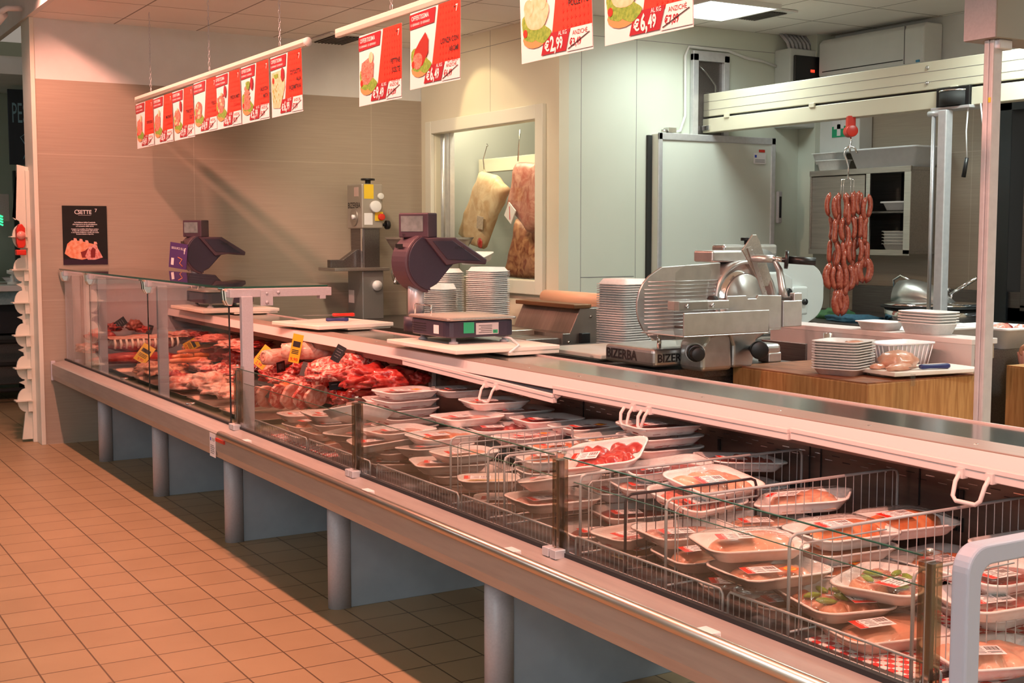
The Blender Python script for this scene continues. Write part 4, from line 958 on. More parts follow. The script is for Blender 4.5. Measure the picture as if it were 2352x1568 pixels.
# ================================================================ LOOSE MEAT IN THE SERVED SECTION
G = 'loose meat cuts behind the tall glass'
def put(o, lab, cat='meat', g=G): return tag(o, lab, cat, g)
def dish(x, y, w, d, lab, rz=0, z=.574):
    p = Vector((x, y, z)); m = MB(); rr_ = lambda k, zz: [(x, y, zz) for x, y in rrect(w*k, d*k, .03, 5)]
    m.rings([rr_(.94, 0), rr_(1, .022), rr_(1.03, .024), rr_(1.03, .027), rr_(.98, .026), rr_(.92, .006)], 0)
    return tag(m.build('display_dish', plate, M=TR(p.x, p.y, z, rz=rz)), lab, 'dish', 'dishes under the loose meat')
def cut(px, py, z, s, mt, lab, rz=0, seed=0, amp=.2, freq=1.8, ry=0, name='beef_cut', fat=None):
    p = locate(px, py, z, 2.0+s[1], 2.885-max(s[0], s[1])*1.2, -9.36+s[0]*1.2); m = MB().blob(s[0]*.86, s[1]*.95, s[2], seed=seed, amp=amp, freq=freq, flat=.7, sub=4); z = max(p.z, .605+s[2]*.6)
    return put(m.build(name, mt, M=TR(p.x, p.y, z, ry=ry, rz=rz)), lab)
dn = ['dish under the long rib rack', 'steel dish under the pale slices at the back', 'dish beneath the folded yellow tag', 'dish under the sausage row', 'dish under the large pale cuts', 'dish beneath the patties', 'dish carrying the upright chops', 'dish under the rolled roasts', 'dish with the red knuckle cuts', 'dish under the rib block and loin', 'steel dish at the right end with the shank', 'steel dish below the topside cut']
for k in range(6):
    for r in range(2): dish(-8.95+k*.56, 2.26+r*.42, .52, .38, dn[k*2+r])
# rib rack
p = at(300, 785, X=-9.12); t = thing('rib_rack', 'long pink pork rib rack with fat top, at the far left of the case', 'meat', (p.x, p.y+.08, p.z-.05), PI/2, G)
m = MB()
v = []
NX, NY = 30, 8
for j in range(NY+1):
    for i in range(NX+1):
        x, y = -.25+.50*i/NX, -.12+.24*j/NY; v.append((x, y, .075+.018*math.cos(y*11)+.012*noise.noise(Vector((x*9, y*9, 2)))))
f = [(j*(NX+1)+i, j*(NX+1)+i+1, (j+1)*(NX+1)+i+1, (j+1)*(NX+1)+i) for j in range(NY) for i in range(NX)]
m.add(v, f, 0, True)
m.blob(.25, .12, .055, 3, .08, 3, 0, TR(0, 0, .045)); m.build('fat_cap', skin_meat, t)
m = MB(); m.blob(.245, .118, .045, 8, .12, 4, 0, TR(0, 0, .02)); m.build('meat_side', red_meat, t)
for k in range(12):
    x = -.22+k*.04; MB().tube([(x, -.125, .015), (x+.005, -.128, .045), (x, -.118, .08)], [.008, .010, .008], 8).build('rib_bone', bone, t)
p2 = at(290, 822, Z=.62)
put(MB().blob(.30, .10, .04, 12, .18, 3).build('rib_strip', red_meat, M=TR(p.x+.17, p.y-.02, .64, rz=PI/2)), 'red rib strip lying under the long rib rack')
LOOSE = [ # px, py, z, (sx,sy,sz), mat, rz, seed, label
 (228, 772, .68, (.10, .09, .05), red_meat, .2, 1, 'reddish cut standing in for a mirror reflection, leftmost behind the glass'), (205, 800, .64, (.12, .09, .04), pork, .4, 2, 'pale stringy cut standing in for a mirror reflection, far left corner'),  # both are solid cuts built in place of reflections in the end cheek
 (262, 752, .79, (.07, .06, .035), dark_meat, .1, 3, 'small dark cut on top of the rib rack, left'), (308, 748, .80, (.06, .06, .045), brown_meat, .6, 4, 'small knobbly cut on top of the rib rack'), (330, 757, .79, (.07, .05, .03), red_meat, 0, 5, 'small red cut at the right end of the rib rack'),
 (400, 770, .72, (.16, .09, .028), skin_meat, 1.3, 6, 'pale fatty slice behind the leaning yellow tag'), (432, 766, .74, (.14, .08, .025), pork, 1.5, 7, 'pale slice at the back near the worktop'), (425, 783, .70, (.10, .06, .03), pork, 1.0, 8, 'pink cut left of the second yellow tag'), (470, 770, .73, (.12, .08, .03), dark_meat, 1.2, 9, 'dark red cut at the back beside the pale slice'),
 (500, 778, .72, (.17, .11, .03), minced, 1.4, 10, 'flat pile of orange red patties at the back'), (545, 790, .71, (.14, .10, .03), pork, 1.4, 11, 'light pink slices right of the patties'), (596, 790, .72, (.10, .09, .022), red_meat, 1.2, 12, 'thin red slices just right of the white post'), (570, 800, .69, (.12, .09, .025), minced, 1.1, 13, 'mince patties under the light pink slices'),
 (508, 815, .69, (.13, .10, .055), red_meat, 1.0, 14, 'round deep red cut left of the post'), (548, 824, .69, (.11, .10, .055), red_meat, .4, 15, 'second round red cut, touching the post'), (590, 838, .68, (.10, .09, .04), red_meat, .9, 16, 'red cut under the tall yellow tag'), (612, 822, .70, (.08, .07, .03), red_meat, .2, 39, 'red slice left of the rolled roasts'),
 (388, 832, .66, (.08, .07, .045), red_meat, .5, 17, 'cluster of red diced beef in the middle of the case'), (410, 842, .65, (.07, .06, .035), orange_meat, .5, 18, 'orange red diced pieces beside the clear pot'), (462, 838, .66, (.09, .07, .04), pork, .5, 19, 'pale tripe behind the clear pot'),
 (346, 853, .63, (.12, .10, .045), mixed_meat, .6, 20, 'brown crumbly pile beside the folded yellow tag'), (392, 862, .62, (.09, .08, .04), mixed_meat, .9, 21, 'smaller brown crumbly pile'),
 (428, 882, .64, (.14, .11, .045), pork, 1.0, 22, 'large pale pork cut, left of two'), (478, 876, .66, (.16, .11, .05), skin_meat, .7, 23, 'large pale pork cut, right of two'), (400, 868, .66, (.10, .07, .04), red_meat, .4, 24, 'red cut behind the large pale cut'), (505, 848, .67, (.15, .09, .035), marbled, 1.1, 25, 'marbled flank behind the large pale cuts'), (535, 862, .66, (.13, .08, .035), marbled, 1.4, 26, 'marbled flank touching the white post'),
 (505, 900, .62, (.12, .09, .035), skin_meat, 1.2, 27, 'pale strip near the glass, left of the first low post'), (530, 915, .61, (.06, .09, .04), skin_meat, .2, 28, 'pale ribs just left of the first low post'),
 (640, 862, .68, (.13, .09, .05), red_meat, 1.0, 30, 'red cut right of the first black tag'), (686, 862, .69, (.12, .09, .045), red_meat, 1.6, 31, 'red cut in the middle below the horizontal black tag'), (665, 880, .67, (.14, .10, .045), marbled, .8, 32, 'marbled cut above the upright chops'), (718, 880, .67, (.12, .10, .05), red_meat, .2, 33, 'bright red cut left of the upright black tag'), (700, 900, .65, (.13, .09, .05), marbled, .9, 34, 'marbled cut with fat rim above the steel tray edge'), (755, 910, .64, (.12, .09, .05), red_meat, 1.4, 35, 'red cut in front of the upright black tag'), (795, 920, .63, (.09, .07, .04), red_meat, .9, 36, 'glossy red cut beside the shank bone'), (650, 905, .64, (.10, .08, .05), orange_meat, .5, 37, 'brownish cut on top of the upright chops'), (705, 845, .71, (.11, .08, .035), red_meat, .3, 40, 'red pieces behind the first black tag'), (735, 838, .71, (.08, .07, .03), red_meat, .3, 41, 'small red pieces left of the rib block'), (622, 846, .69, (.10, .08, .045), pork, .3, 42, 'pink cut below the tall yellow tag'),
 (790, 858, .72, (.22, .08, .050), marbled, 1.25, 43, 'long marbled loin at the right'), (835, 832, .75, (.13, .07, .045), marbled, 1.5, 44, 'raised end of a marbled loin'), (855, 868, .71, (.19, .10, .060), red_meat, 1.5, 45, 'large red topside cut at the right end'), (905, 872, .69, (.16, .10, .045), red_meat, 1.4, 46, 'lower red cut beside the stacked packs'), (958, 870, .69, (.07, .06, .035), red_meat, .4, 47, 'small ragged red cut at the far right end'), (870, 895, .66, (.14, .10, .045), red_meat, .9, 48, 'red cut between the shank and the stacked packs'), (770, 885, .67, (.10, .08, .045), marbled, 1.8, 49, 'pink marbled cut behind the upright black tag'), (915, 855, .72, (.10, .07, .03), red_meat, 1.3, 50, 'flat red cut on top at the right end')]
for px, py, z, s, mt, rz, sd, lab in LOOSE: cut(px, py, z-.01, s, mt, lab, rz, sd, .50, 2.3)
# knuckle bone
p = at(820, 905, Z=.66); t = thing('beef_shank', 'round beef shank with hollow bone, beside the second glass post', 'meat', (p.x, p.y, .60), 0, G)
MB().lathe([(.02, .0), (.058, .0), (.066, .03), (.06, .075), (.045, .088), (.028, .082), (.022, .06)], 20).build('meat', red_meat, t)
MB().lathe([(.026, .02), (.028, .09), (.016, .092), (.014, .03)], 16).build('bone', bone, t)
# rib block
p = locate(762, 815, .76, 2.1, 2.66); t = thing('rib_block', 'upright block of beef ribs with dark and white stripes', 'meat', (p.x, p.y, min(p.z-.07, .70)), .95, G)
MB().blob(.15, .085, .088, 21, .08, 2, 0, TR(0, .02, .06), flat=.75).build('meat', marbled, t)
for k in range(6):
    x = -.11+k*.044; MB().tube([(x, -.058, -.01), (x+.004, -.070, .055), (x, -.048, .118)], [.011, .013, .009], 8).build('rib', bone if k % 2 else dark_meat, t)
# rolled roasts
for (px, py, z, L, rz, lab) in ((650, 818, .74, .13, 1.75, 'pale rolled roast with spiral end, in front of the tall yellow tag'), (705, 805, .76, .14, 1.2, 'rolled roast behind the tall yellow tag')):
    p = locate(px, py, z, 2.1, 2.68); t = thing('rolled_roast', lab, 'meat', (p.x, p.y, p.z), rz, G)
    m = MB(); m.rings([[(x, r*math.cos(a), r*math.sin(a)) for a in [2*PI*k/18 for k in range(18)]] for x, r in ((-L, .02), (-L, .042), (-L*.5, .048), (0, .05), (L*.5, .048), (L, .042), (L, .02))], 0); m.build('roll', skin_meat, t)
    m = MB(); m.tube([(-L-.001, .004*a*math.cos(a), .004*a*math.sin(a)) for a in [i*.45 for i in range(1, 20)]], .003, 5); m.build('spiral', pork, t)
# upright chops
for k in range(6):
    px = 585+k*28; p = at(px, 928, Z=.62)
    m = MB(); m.prism(ell(0, .06, .07, .062, 16, wob=.12, sd=k), -.011, .011, 'x'); m2 = m.build('chop', [pork if k % 2 else marbled], M=TR(p.x, p.y, .60, rz=.25, ry=.12), bevel=.004)
    put(m2, 'raw chop standing upright by the white post, %s from the left' % ['first', 'second', 'third', 'fourth', 'fifth', 'sixth'][k])
# sausages on skewers
for k in range(7):
    px, py = 398+k*5, 822-k*5.2; p = locate(px+35, py, .70, 2.1, 2.74)
    m = MB(); L = .13
    m.tube([(-L, 0, 0), (-L*.95, 0, 0), (-L*.5, .004*(k % 2), .003), (0, 0, 0), (L*.5, 0, .003), (L*.95, 0, 0), (L, 0, 0)], [.004, .014, .018, .017, .018, .014, .004], 10)
    put(m.build('fresh_sausage', orange_meat, M=TR(p.x, p.y, p.z-.015+.012*(k % 2), rz=PI/2+.1)), 'raw sausage in the row by the second yellow tag, %s from the front' % ['first', 'second', 'third', 'fourth', 'fifth', 'sixth', 'seventh'][k])
# clear pot
p = at(430, 832, Z=.66); tag(MB().lathe([(.04, 0), (.048, .09), (.05, .092), (.046, .088), (.038, .004)], 20).build('clear_pot', clearp, M=TR(p.x, p.y, .63)), 'small clear plastic pot among the loose meat', 'pot')
# tags
def ptag(px, py, z, mt, lab, rz, rx, w=.075, h=.105, dark=False, ry=0):
    p = locate(px, py, z, 2.05, 2.60); z = p.z
    t = thing('price_tag', lab, 'price tag', (p.x, p.y, z), rz, 'price tags stuck in the meat', rx, ry)
    MB().box(-w/2, w/2, -.0008, .0008, -h/2, h/2).build('card', blackm if dark else mat('tag_yellow', (.75, .48, .02), .4), t)
    m = MB()
    if not dark:
        m.box(-w*.35, w*.35, -.0016, -.0008, h*.05, h*.25, 1)
        for k in range(3): m.box(-w*.35, w*.3, -.0016, -.0008, -h*.08-k*.009, -h*.05-k*.009, 1)
        m.text(['2,99', '7,89', '9,90'][int(px) % 3], .026, TR(0, -.0016, -h*.44) @ FACE, 2, 'c', .02)
    else:
        for k in range(4): m.box(-w*.3, w*(.3-.1*(k % 2)), -.0016, -.0008, h*.25-k*h*.16, h*.28-k*h*.16, 0)
    m.build('print', [inkg, ink, redp], t)
    MB().cyl((0, .002, -h/2), (0, .01, -h/2-.05), .0015, n=6).build('pin', chrome, t)
ptag(332, 812, .70, yellow, 'yellow price tag folded, left of the second post', .9, -.5, .09, .13, ry=.5)
ptag(440, 792, .74, yellow, 'yellow price tag lying over the sausage row', 1.2, -.8, .07, .13, ry=1.1)
ptag(383, 777, .74, yellow, 'yellow price tag partly hidden by the second post', .9, -.3)
ptag(606, 820, .76, yellow, 'yellow price tag leaning just right of the white post', .7, -.3, .085, .13, ry=.6)
ptag(680, 800, .80, yellow, 'tall yellow price tag with orange top, upright by the rolled roasts', .9, -.05, .06, .16, ry=.2)
ptag(275, 743, .83, black, 'black price tag above the long rib rack', .7, -.4, .06, .10, True, .9)
ptag(645, 842, .74, black, 'small black tag lying flat behind the red cuts', 1.3, -1.0, .06, .10, True, 1.5)
ptag(716, 850, .76, black, 'wide black price tag left of the long loin', .9, -.6, .12, .085, True, .15)
ptag(768, 873, .74, black, 'tall black price tag standing in front of the red cuts', .9, -.1, .065, .10, True, -.15)
ptag(777, 812, .84, black, 'black diamond tag on the rib block', 1.0, -.1, .05, .09, True, .5)
ptag(602, 893, .70, black, 'black price tag in front of the upright chops', .8, -.6, .11, .08, True, .2)
ptag(344, 757, .80, black, 'narrow black tag by the right end of the rib rack', 1.4, -.1, .04, .07, True, .3)
tag(MB().box(-.16, .16, -.06, .06, 0, .006).build('green_divider_board', mat('dark_green_plastic', (.02, .06, .03), .4), M=TR(*at(480, 890, Z=.60)[:2], .645, ry=-.2, rz=.6)), 'dark green plastic sheet under the pale cuts', 'sheet')
# ================================================================ PREPARATION ROOM
def table(name, x0, x1, y0, y1, z, lab, top=steel_m, body=steel_d, shelf=True, cat='table'):
    t = thing(name, lab, cat, ((x0+x1)/2, (y0+y1)/2, 0))
    w, d = (x1-x0)/2, (y1-y0)/2
    MB().box(-w, w, -d, d, z-.045, z).build('worktop', top, t, .003)
    for sx in (-1, 1):
        for sy in (-1, 1): MB().box(sx*(w-.05)-.02, sx*(w-.05)+.02, sy*(d-.05)-.02, sy*(d-.05)+.02, 0, z-.045).build('leg', body, t)
    if shelf: MB().box(-w+.03, w-.03, -d+.03, d-.03, .25, .28).build('shelf', body, t)
    MB().box(-w+.02, w-.02, -d+.02, d-.02, z-.17, z-.045).build('apron', body, t)
    return t
table('steel_bench', -9.42, -6.0, 3.93, 4.78, .84, 'long steel bench under the cold room window carrying saw and mincer', steel_d)
table('slicer_table', -5.85, -4.49, 3.46, 4.26, .895, 'steel table carrying the front slicer and a cutting board', steel_d)
table('rear_slicer_table', -5.95, -5.12, 4.62, 5.4, .84, 'steel table under the rear slicer', steel_d)
table('rear_bench', -7.2, -4.6, 5.98, 7.12, .93, 'long dark bench along the back wall under the wall cabinet', steel_d)
t = thing('steel_serving_ledge', 'stainless unit with raised front panel behind the butcher block', 'counter', (-4.37, 4.98, 0))
MB().box(-.62, .37, -.24, .46, .0, .95).build('body', steel_d, t); MB().box(-.62, .63, -.38, -.24, .95, 1.015).build('riser', steel_m, t); MB().box(-.64, .64, -.40, -.23, 1.015, 1.04).build('ledge', mat('satin_ledge', (.66, .62, .60), .5, .15), t, .003)
MB().box(-.64, .64, -.40, -.38, .3, 1.015).build('front_panel', mat('satin_panel', (.52, .50, .49), .5, .15), t)
m = MB(); m.cyl((-4.56, 4.545, 0), (-4.56, 4.545, 1.015), .023, n=18); tag(m.build('chrome_tube', chrome), 'short chrome tube standing in front of the steel ledge', 'tube')
tag(MB().box(-4.90, -4.585, 4.42, 4.435, .0, .965).build('dark_splash_guard', steel_d, bevel=.002), 'low dark steel guard plate left of the butcher block', 'guard plate')
def block(x0, x1, y0, y1, z, h, lab, worn):
    t = thing('butcher_block', lab, 'butcher block', ((x0+x1)/2, (y0+y1)/2, 0))
    w, d = (x1-x0)/2, (y1-y0)/2
    MB().box(-w, w, -d, d, z-h, z-.004).build('wood_body', wood, t, .006)
    MB().box(-w+.002, w-.002, -d+.002, d-.002, z-.004, z).build('top_surface', woodtop if worn else wood, t)
    for sx in (-1, 1):
        for sy in (-1, 1): MB().box(sx*(w-.06)-.03, sx*(w-.06)+.03, sy*(d-.06)-.03, sy*(d-.06)+.03, 0, z-h).build('leg', steel_m, t)
    return t
block(-4.47, -3.65, 3.86, 4.55, .90, .38, 'large butcher block with reddish worn top carrying trays and chicken', True)
block(-3.86, -3.0, 4.98, 5.8, .895, .5, 'second butcher block at the right edge, beside the person', False)
# cutting boards on the counter
def board(name, x0, x1, y0, y1, z0, z1, lab, rz=0, extra=None):
    t = thing(name, lab, 'cutting board', ((x0+x1)/2, (y0+y1)/2, 0), rz, 'white cutting boards')
    w, d = (x1-x0)/2, (y1-y0)/2
    MB().box(-w, w, -d, d, z0, z1).build('slab', hdpe, t, .004)
    if extra: MB().box(*extra).build('under_block', hdpe, t, .004)
    return t
board('cutting_board', -5.56, -4.86, 2.63, 3.17, .976, .996, 'white cutting board under the nearer weighing scale', 0, (-.15, .345, -.0, .27, .958, .976))
board('cutting_board', -7.15, -6.62, 2.66, 3.16, .970, .992, 'white cutting board with knives on the counter worktop', .15, (.0, .25, -.05, .24, .958, .970))
board('cutting_board', -9.1, -8.35, 2.60, 3.14, .970, .992, 'white cutting board under the far weighing scale', 0, (-.1, .37, -.05, .26, .958, .970))
t = board('cutting_board', -5.46, -4.92, 3.44, 3.87, .910, .930, 'worn white cutting board on the slicer table', 0, (-.2, .2, -.18, .18, .896, .910))
for x in (-.27, .20): MB().box(x-.012, x+.012, -.223, -.216, .86, .922).build('clip', clearp, t, .002)
t = board('cutting_board', -3.86, -3.63, 4.04, 4.52, .914, .932, 'white cutting board with chicken at the corner of the worn butcher block', -.12, (-.09, .0, -.2, .2, .901, .914))
for y in (-.16, .18): MB().box(.128, .136, y-.012, y+.012, .875, .925).build('clip', clearp, t, .002)
def knife(p, rz, col, lab, L=.13):
    t = thing('knife', lab, 'knife', p, rz)
    MB().rings([[(x, y*k, z*k) for y, z in rrect(.026, .02, .008, 4)] for x, k in ((0, .7), (.01, 1), (.05, .85), (.10, .95), (L-.01, 1.1), (L, .8))], 0).build('handle', col, t)
    MB().prism([(-.19, .0), (-.17, -.012), (0, -.012), (0, .010)], -.001, .001, 'z').build('blade', chrome, t)
knife((-6.86, 2.86, 1.006), 1.25, bluep, 'knife with blue handle on the counter cutting board')
knife((-6.93, 2.93, 1.028), 1.30, redp, 'knife with red handle lying across the blue one')
knife((-3.69, 4.21, .944), 1.35, bluep, 'boning knife with dark blue handle beside the raw chicken', .145)
# ---- weighing scales
def scale(x, y, z, lab, promo=False, rz=0):
    t = thing('weighing_scale', lab, 'scale', (x, y, z), rz, 'retail weighing scales with tall display head')
    # origin at the centre of the weighing body
    MB().prism(rrect(.40, .36, .05, 5), .03, .105, 'z').build('body', aubergine2 if False else aubergine, t, .006)
    MB().prism(rrect(.42, .375, .03, 4), .108, .120, 'z').build('weighing_plate', steel_m, t, .004)
    MB().box(-.195, .195, -.175, .175, .1195, .122).build('plate_top', mat('satin_plate', (.62, .60, .55), .4, .6), t)
    for sx in (-.15, .16):
        for sy in (-.13, .14): MB().lathe([(.022, 0), (.022, .008), (.012, .012), (.012, .032)], 14, M=TR(sx, sy, 0)).build('foot', powder, t)
    MB().tube([(-.19, -.15, .12), (-.19, -.15, .165), (-.185, -.145, .17), (.01, -.165, .17), (.015, -.17, .165), (.015, -.17, .12)], .004, 8).build('rail_guard', chrome, t)
    MB().cyl((-.30, -.09, .03), (-.30, -.09, .10), .062, n=24).build('column_base', aubergine, t)
    MB().box(-.30, -.18, -.13, -.05, .035, .085).build('bridge', aubergine, t, .004)
    MB().cyl((-.30, -.09, .10), (-.30, -.09, .30), .040, n=24).build('column', alu, t)
    h = thing_part = bpy.data.objects.new('display_head', None); COL.objects.link(h); h.parent = t; h.location = (-.30, -.09, .28); h.rotation_euler = (0, 0, 0)
    h.matrix_local = TR(-.30, -.09, .28, rz=0)
    # drawn in the (along-X, z) plane and given thickness along Y : rounded shell
    shell = [(.03, -.045), (.08, -.02), (.15, .055), (.22, .12), (.20, .16), (.14, .20), (.05, .21), (-.02, .215)]+arc(.055, .085, .15, 122, 262, 16)
    MB().prism(shell, -.085, .075, 'x').build('shell', aubergine2, h, .012)
    MB().prism([(a*.93+.008, b*.93+.008) for a, b in shell], .074, .082, 'x').build('side_cover', aubergine, h, .006)
    MB().prism([(.00, .205), (.17, .205), (.345, .098), (.340, .072), (.22, .085), (.12, .07)], -.10, .10, 'x').build('keyboard_wing', aubergine2, h, .006)
    MB().prism([(.04, .19), (.15, .19), (.31, .09), (.20, .095), (.12, .10)], .099, .104, 'x').build('wing_side', aubergine, h, .002)
    MB().box(-.085, .085, -.055, .03, .0, .12).build('customer_display', aubergine2, h, .006, M=TR(.0, .02, .205, rz=.55))
    MB().box(-.070, .055, -.0575, -.055, .03, .105).build('screen', mat('lcd_screen', (.16, .20, .20), .15, 0, (.22, .27, .27), 30), h, M=TR(.0, .02, .205, rz=.55))
    m = MB(); m.box(-.05, .03, -.086, -.0845, .155, .175); m.text('BIZERBA', .014, TR(-.045, -.060, .215) @ FACE, 0); m.build('badge', black, h)
    m = MB(); m.text('RETAIL', .018, TR(.105, .16, .150) @ FACEX, 0); m.build('wing_badge', black, h)
    if promo:
        PM = TR(-.02, -.03, 0, ry=.12, rz=.55)
        MB().box(-.10, .06, -.110, -.104, -.02, .16).build('promo_card', mat('violet_card', (.085, .04, .16), .5), h, M=PM)
        m = MB(); m.text('SEGUICI SU', .022, TR(-.085, -.112, .115) @ FACE, 0, bold=.01); m.text('f', .06, TR(.03, -.112, .09) @ FACE, 0, bold=.02)
        m.box(-.08, -.055, -.112, -.111, .0, .05); m.build('promo_print', paper, h, M=PM)
        MB().tube([(-.02, -.112, .06), (.02, -.112, .05), (.0, -.112, .02), (.03, -.112, .0)], .004, 5).build('promo_scribble', orange_meat, h, M=PM)
    else:
        MB().box(-.0, .05, -.1815, -.180, .045, .085).build('white_sticker', paper, t, M=TR(.06, 0, 0))
        MB().box(.200, .2015, -.10, -.045, .050, .10).build('green_sticker', green, t)
        m = MB(); m.box(.200, .2012, -.035, .085, .042, .095, 0)
        for k in range(5): m.box(.2012, .2015, -.02+(k % 2)*.01, .05, .05+k*.008, .0525+k*.008, 1)
        m.box(.2012, .2016, .055, .08, .046, .062, 2); m.text('M', .014, TR(.2018, .060, .049) @ FACEX, 1); m.build('data_plate', [mat('plate_grey', (.5, .48, .5), .4), ink, green], t)
        m = MB()
        for k in range(4): m.box(-.17, -.02, -.181, -.1795, .05+k*.011, .053+k*.011)
        m.build('fine_print', black, t)
        MB().tube([(.12, .10, .03), (.22, .14, .02), (.34, .10, .007), (.44, .05, .007), (.475, -.02, -.02)], .005, 8).build('cable', milky, t)
    return t
scale(-5.30, 2.90, .9965, 'dark weighing scale with tall display head, nearer of the two', False)
scale(-8.75, 2.86, .9925, 'dark weighing scale with SEGUICI SU promo card, further away', True)
# ---- band saw
t = thing('band_saw', 'tall stainless band saw with black knob on top against the far wall', 'band saw', (-9.05, 4.20, .84))
sh = mat('saw_head', (.42, .38, .33), .45, .5)
MB().box(-.26, -.02, -.10, .04, .38, .72).build('column', steel_d, t, .006)
MB().box(-.28, .0, -.12, .06, .0, .375).build('base_cabinet', mat('saw_steel', (.34, .33, .32), .4, .6), t, .006)
MB().box(-.28, .0, -.12, .06, .70, 1.045).build('head', sh, t, .010)
MB().cyl((-.08, -.03, 1.045), (-.08, -.03, 1.075), .022).cyl((-.08, -.03, 1.073), (-.08, -.03, 1.088), .055).build('tension_knob', black, t, .003)
MB().box(-.30, .03, -.36, .10, .375, .40).build('saw_table', steel_m, t, .003)
MB().prism([(-.34, .40), (.0, .40), (.0, .54), (-.12, .54), (-.24, .46), (-.34, .46)], -.17, -.10, 'x').build('guard_box', steel_d, t, .004)
MB().box(-.06, -.03, -.105, -.101, .40, .70).build('blade', chrome, t)
m = MB(); m.text('BIZERBA', .062, TR(-.262, -.1205, .86) @ FACE, 0, bold=.02); m.build('lettering', ink, t)
MB().box(-.14, -.06, -.1215, -.12, .95, 1.02).build('warning_sticker', mat('sticker_pale', (.6, .42, .38), .5), t)
MB().cyl((-.14, -.12, .79), (-.14, -.128, .79), .07, n=20).build('round_cover', steel_m, t, .003); MB().cyl((-.12, -.128, .79), (-.12, -.15, .79), .018, n=12).build('cover_knob', milky, t)
MB().box(.0, .002, -.10, -.02, .93, 1.04).build('yellow_label', yellow, t); MB().box(.0, .002, -.10, -.03, .73, .82).build('grey_label', milky, t)
MB().cyl((.0, -.01, .87), (.03, -.01, .87), .045, n=20).build('round_latch', milky, t, .003)
MB().cyl((.0, .035, .95), (.025, .035, .95), .025, n=16).build('switch', white, t, .004)
MB().box(.0, .008, -.01, .055, .76, .83).build('stop_plate', yellow, t); MB().cyl((.008, .035, .79), (.04, .035, .79), .026, n=16).build('stop_button', redp, t, .004)
MB().cyl((-.02, .06, .73), (-.02, .10, .73), .012).cyl((-.02, .09, .73), (-.02, .12, .73), .035).build('side_knob', black, t, .004)
MB().cyl((.0, .0, .26), (.02, .0, .26), .040, n=18).build('lower_latch', milky, t); MB().box(-.26, -.16, -.1225, -.12, .12, .22).build('data_sticker', paper, t)
# ---- mincer with hopper pan
t = thing('meat_mincer', 'stainless meat mincer with wide hopper pan beside the band saw', 'mincer', (-8.50, 4.40, .84))
MB().box(-.16, .30, -.14, .22, .0, .33).build('body', mat('mincer_body', (.36, .31, .24), .4, .7), t, .01)
MB().box(-.10, .16, -.06, .16, .33, .50).build('neck', steel_m, t, .02)
R_ = lambda k, z: [(x, y, z) for x, y in rrect(.80*k, .40*k, .10*k, 6)]
MB().rings([R_(.30, .50), R_(.78, .52), R_(.95, .60), R_(1.0, .635), R_(1.02, .635), R_(.92, .60), R_(.74, .535)], 0, (True, True), M=TR(.06, -.06, 0)).build('hopper_pan', steel_m, t)
bt = bpy.data.objects.new('grinding_head', None); COL.objects.link(bt); bt.parent = t; bt.matrix_local = TR(.05, .02, .11)
MB().cyl((-.06, -.08, .29), (-.21, -.19, .26), .080, .072, 22).build('barrel', cast, bt); MB().cyl((-.20, -.185, .26), (-.245, -.215, .255), .088, .088, 22).build('lock_ring', chrome, bt)
MB().cyl((-.246, -.216, .255), (-.252, -.220, .254), .062, .062, 20).build('mince_plate', minced, bt)
for a in (90, 210, 330):
    c, s_ = math.cos(math.radians(a)), math.sin(math.radians(a)); MB().tube([(-.225+.05*c, -.205-.06*c, .258+.07*s_), (-.225+.09*c, -.205-.09*c, .258+.15*s_)], [.014, .010], 8).build('ring_handle', chrome, bt)
m = MB(); m.text('BIZERBA', .075, TR(.302, .02, .03) @ FACEX @ Matrix.Rotation(PI/2, 4, 'Z'), 0, bold=.02); m.text('BIZERBA', .07, TR(.16, -.1415, .02) @ FACE @ Matrix.Rotation(PI/2, 4, 'Z'), 0, bold=.02); m.build('lettering', ink, t)
m = MB(); m.box(-.06, .03, -.142, -.1405, .02, .12); m.build('yellow_sticker', yellow, t)
# ---- plain foam tray stacks
def plain_tray(w, d, h, lip=.006):
    m = MB()
    def ring(k, z, e=0): return [(x, y, z) for x, y in rrect(w*k+2*e, d*k+2*e, .030*k+e*.5, 4)]
    m.rings([ring(.80, 0), ring(.97, h-.004), ring(1, h-.004, lip), ring(1, h, lip), ring(.97, h), ring(.80, .005)], 0, (True, True), True)
    o = m.build('foam_tray', foam); me = o.data; bpy.data.objects.remove(o); return me
PT = plain_tray(.25, .18, .030); PT2 = plain_tray(.22, .22, .030); PT3 = plain_tray(.20, .15, .040); PT4 = plain_tray(.205, .205, .030); DEEP = plain_tray(.24, .155, .052)
def stack(x, y, z, n, me, dz, rz, where, grp, flip=False, top_h=.03, tilt=0):
    for k in range(n):
        o = bpy.data.objects.new('empty_foam_tray', me); COL.objects.link(o)
        M_ = TR(x+random.uniform(-.0015, .0015), y+random.uniform(-.0015, .0015), z+k*dz+(top_h if flip else 0), rx=PI if flip else 0, rz=rz+random.uniform(-.012, .012))
        o.matrix_world = M_
        if k == n-1: lab = 'topmost empty white tray of the stack '+where
        elif k == 0: lab = 'lowest empty white tray of the stack '+where
        else: lab = 'empty white tray inside the stack '+where
        tag(o, lab, 'foam tray', grp)
stack(-7.98, 4.22, .84, 32, PT, .0125, .3, 'directly behind the nearer scale column', 'trays in the stack left of two by the window', True)
stack(-7.42, 4.26, .84, 33, PT, .0128, .3, 'right of the scale, under the window', 'trays in the stack right of two by the window', True)
stack(-7.70, 4.05, .84, 24, PT3, .0128, .3, 'of small trays between two taller ones', 'trays in the small front stack by the window', True)
stack(-6.98, 4.40, .84, 8, PT, .014, .2, 'low beside the tall ones at the window', 'trays in the low stack by the window', True)
stack(-5.62, 4.08, .896, 27, PT2, .0128, .15, 'left of the front slicer', 'trays in the stack beside the slicer', True)
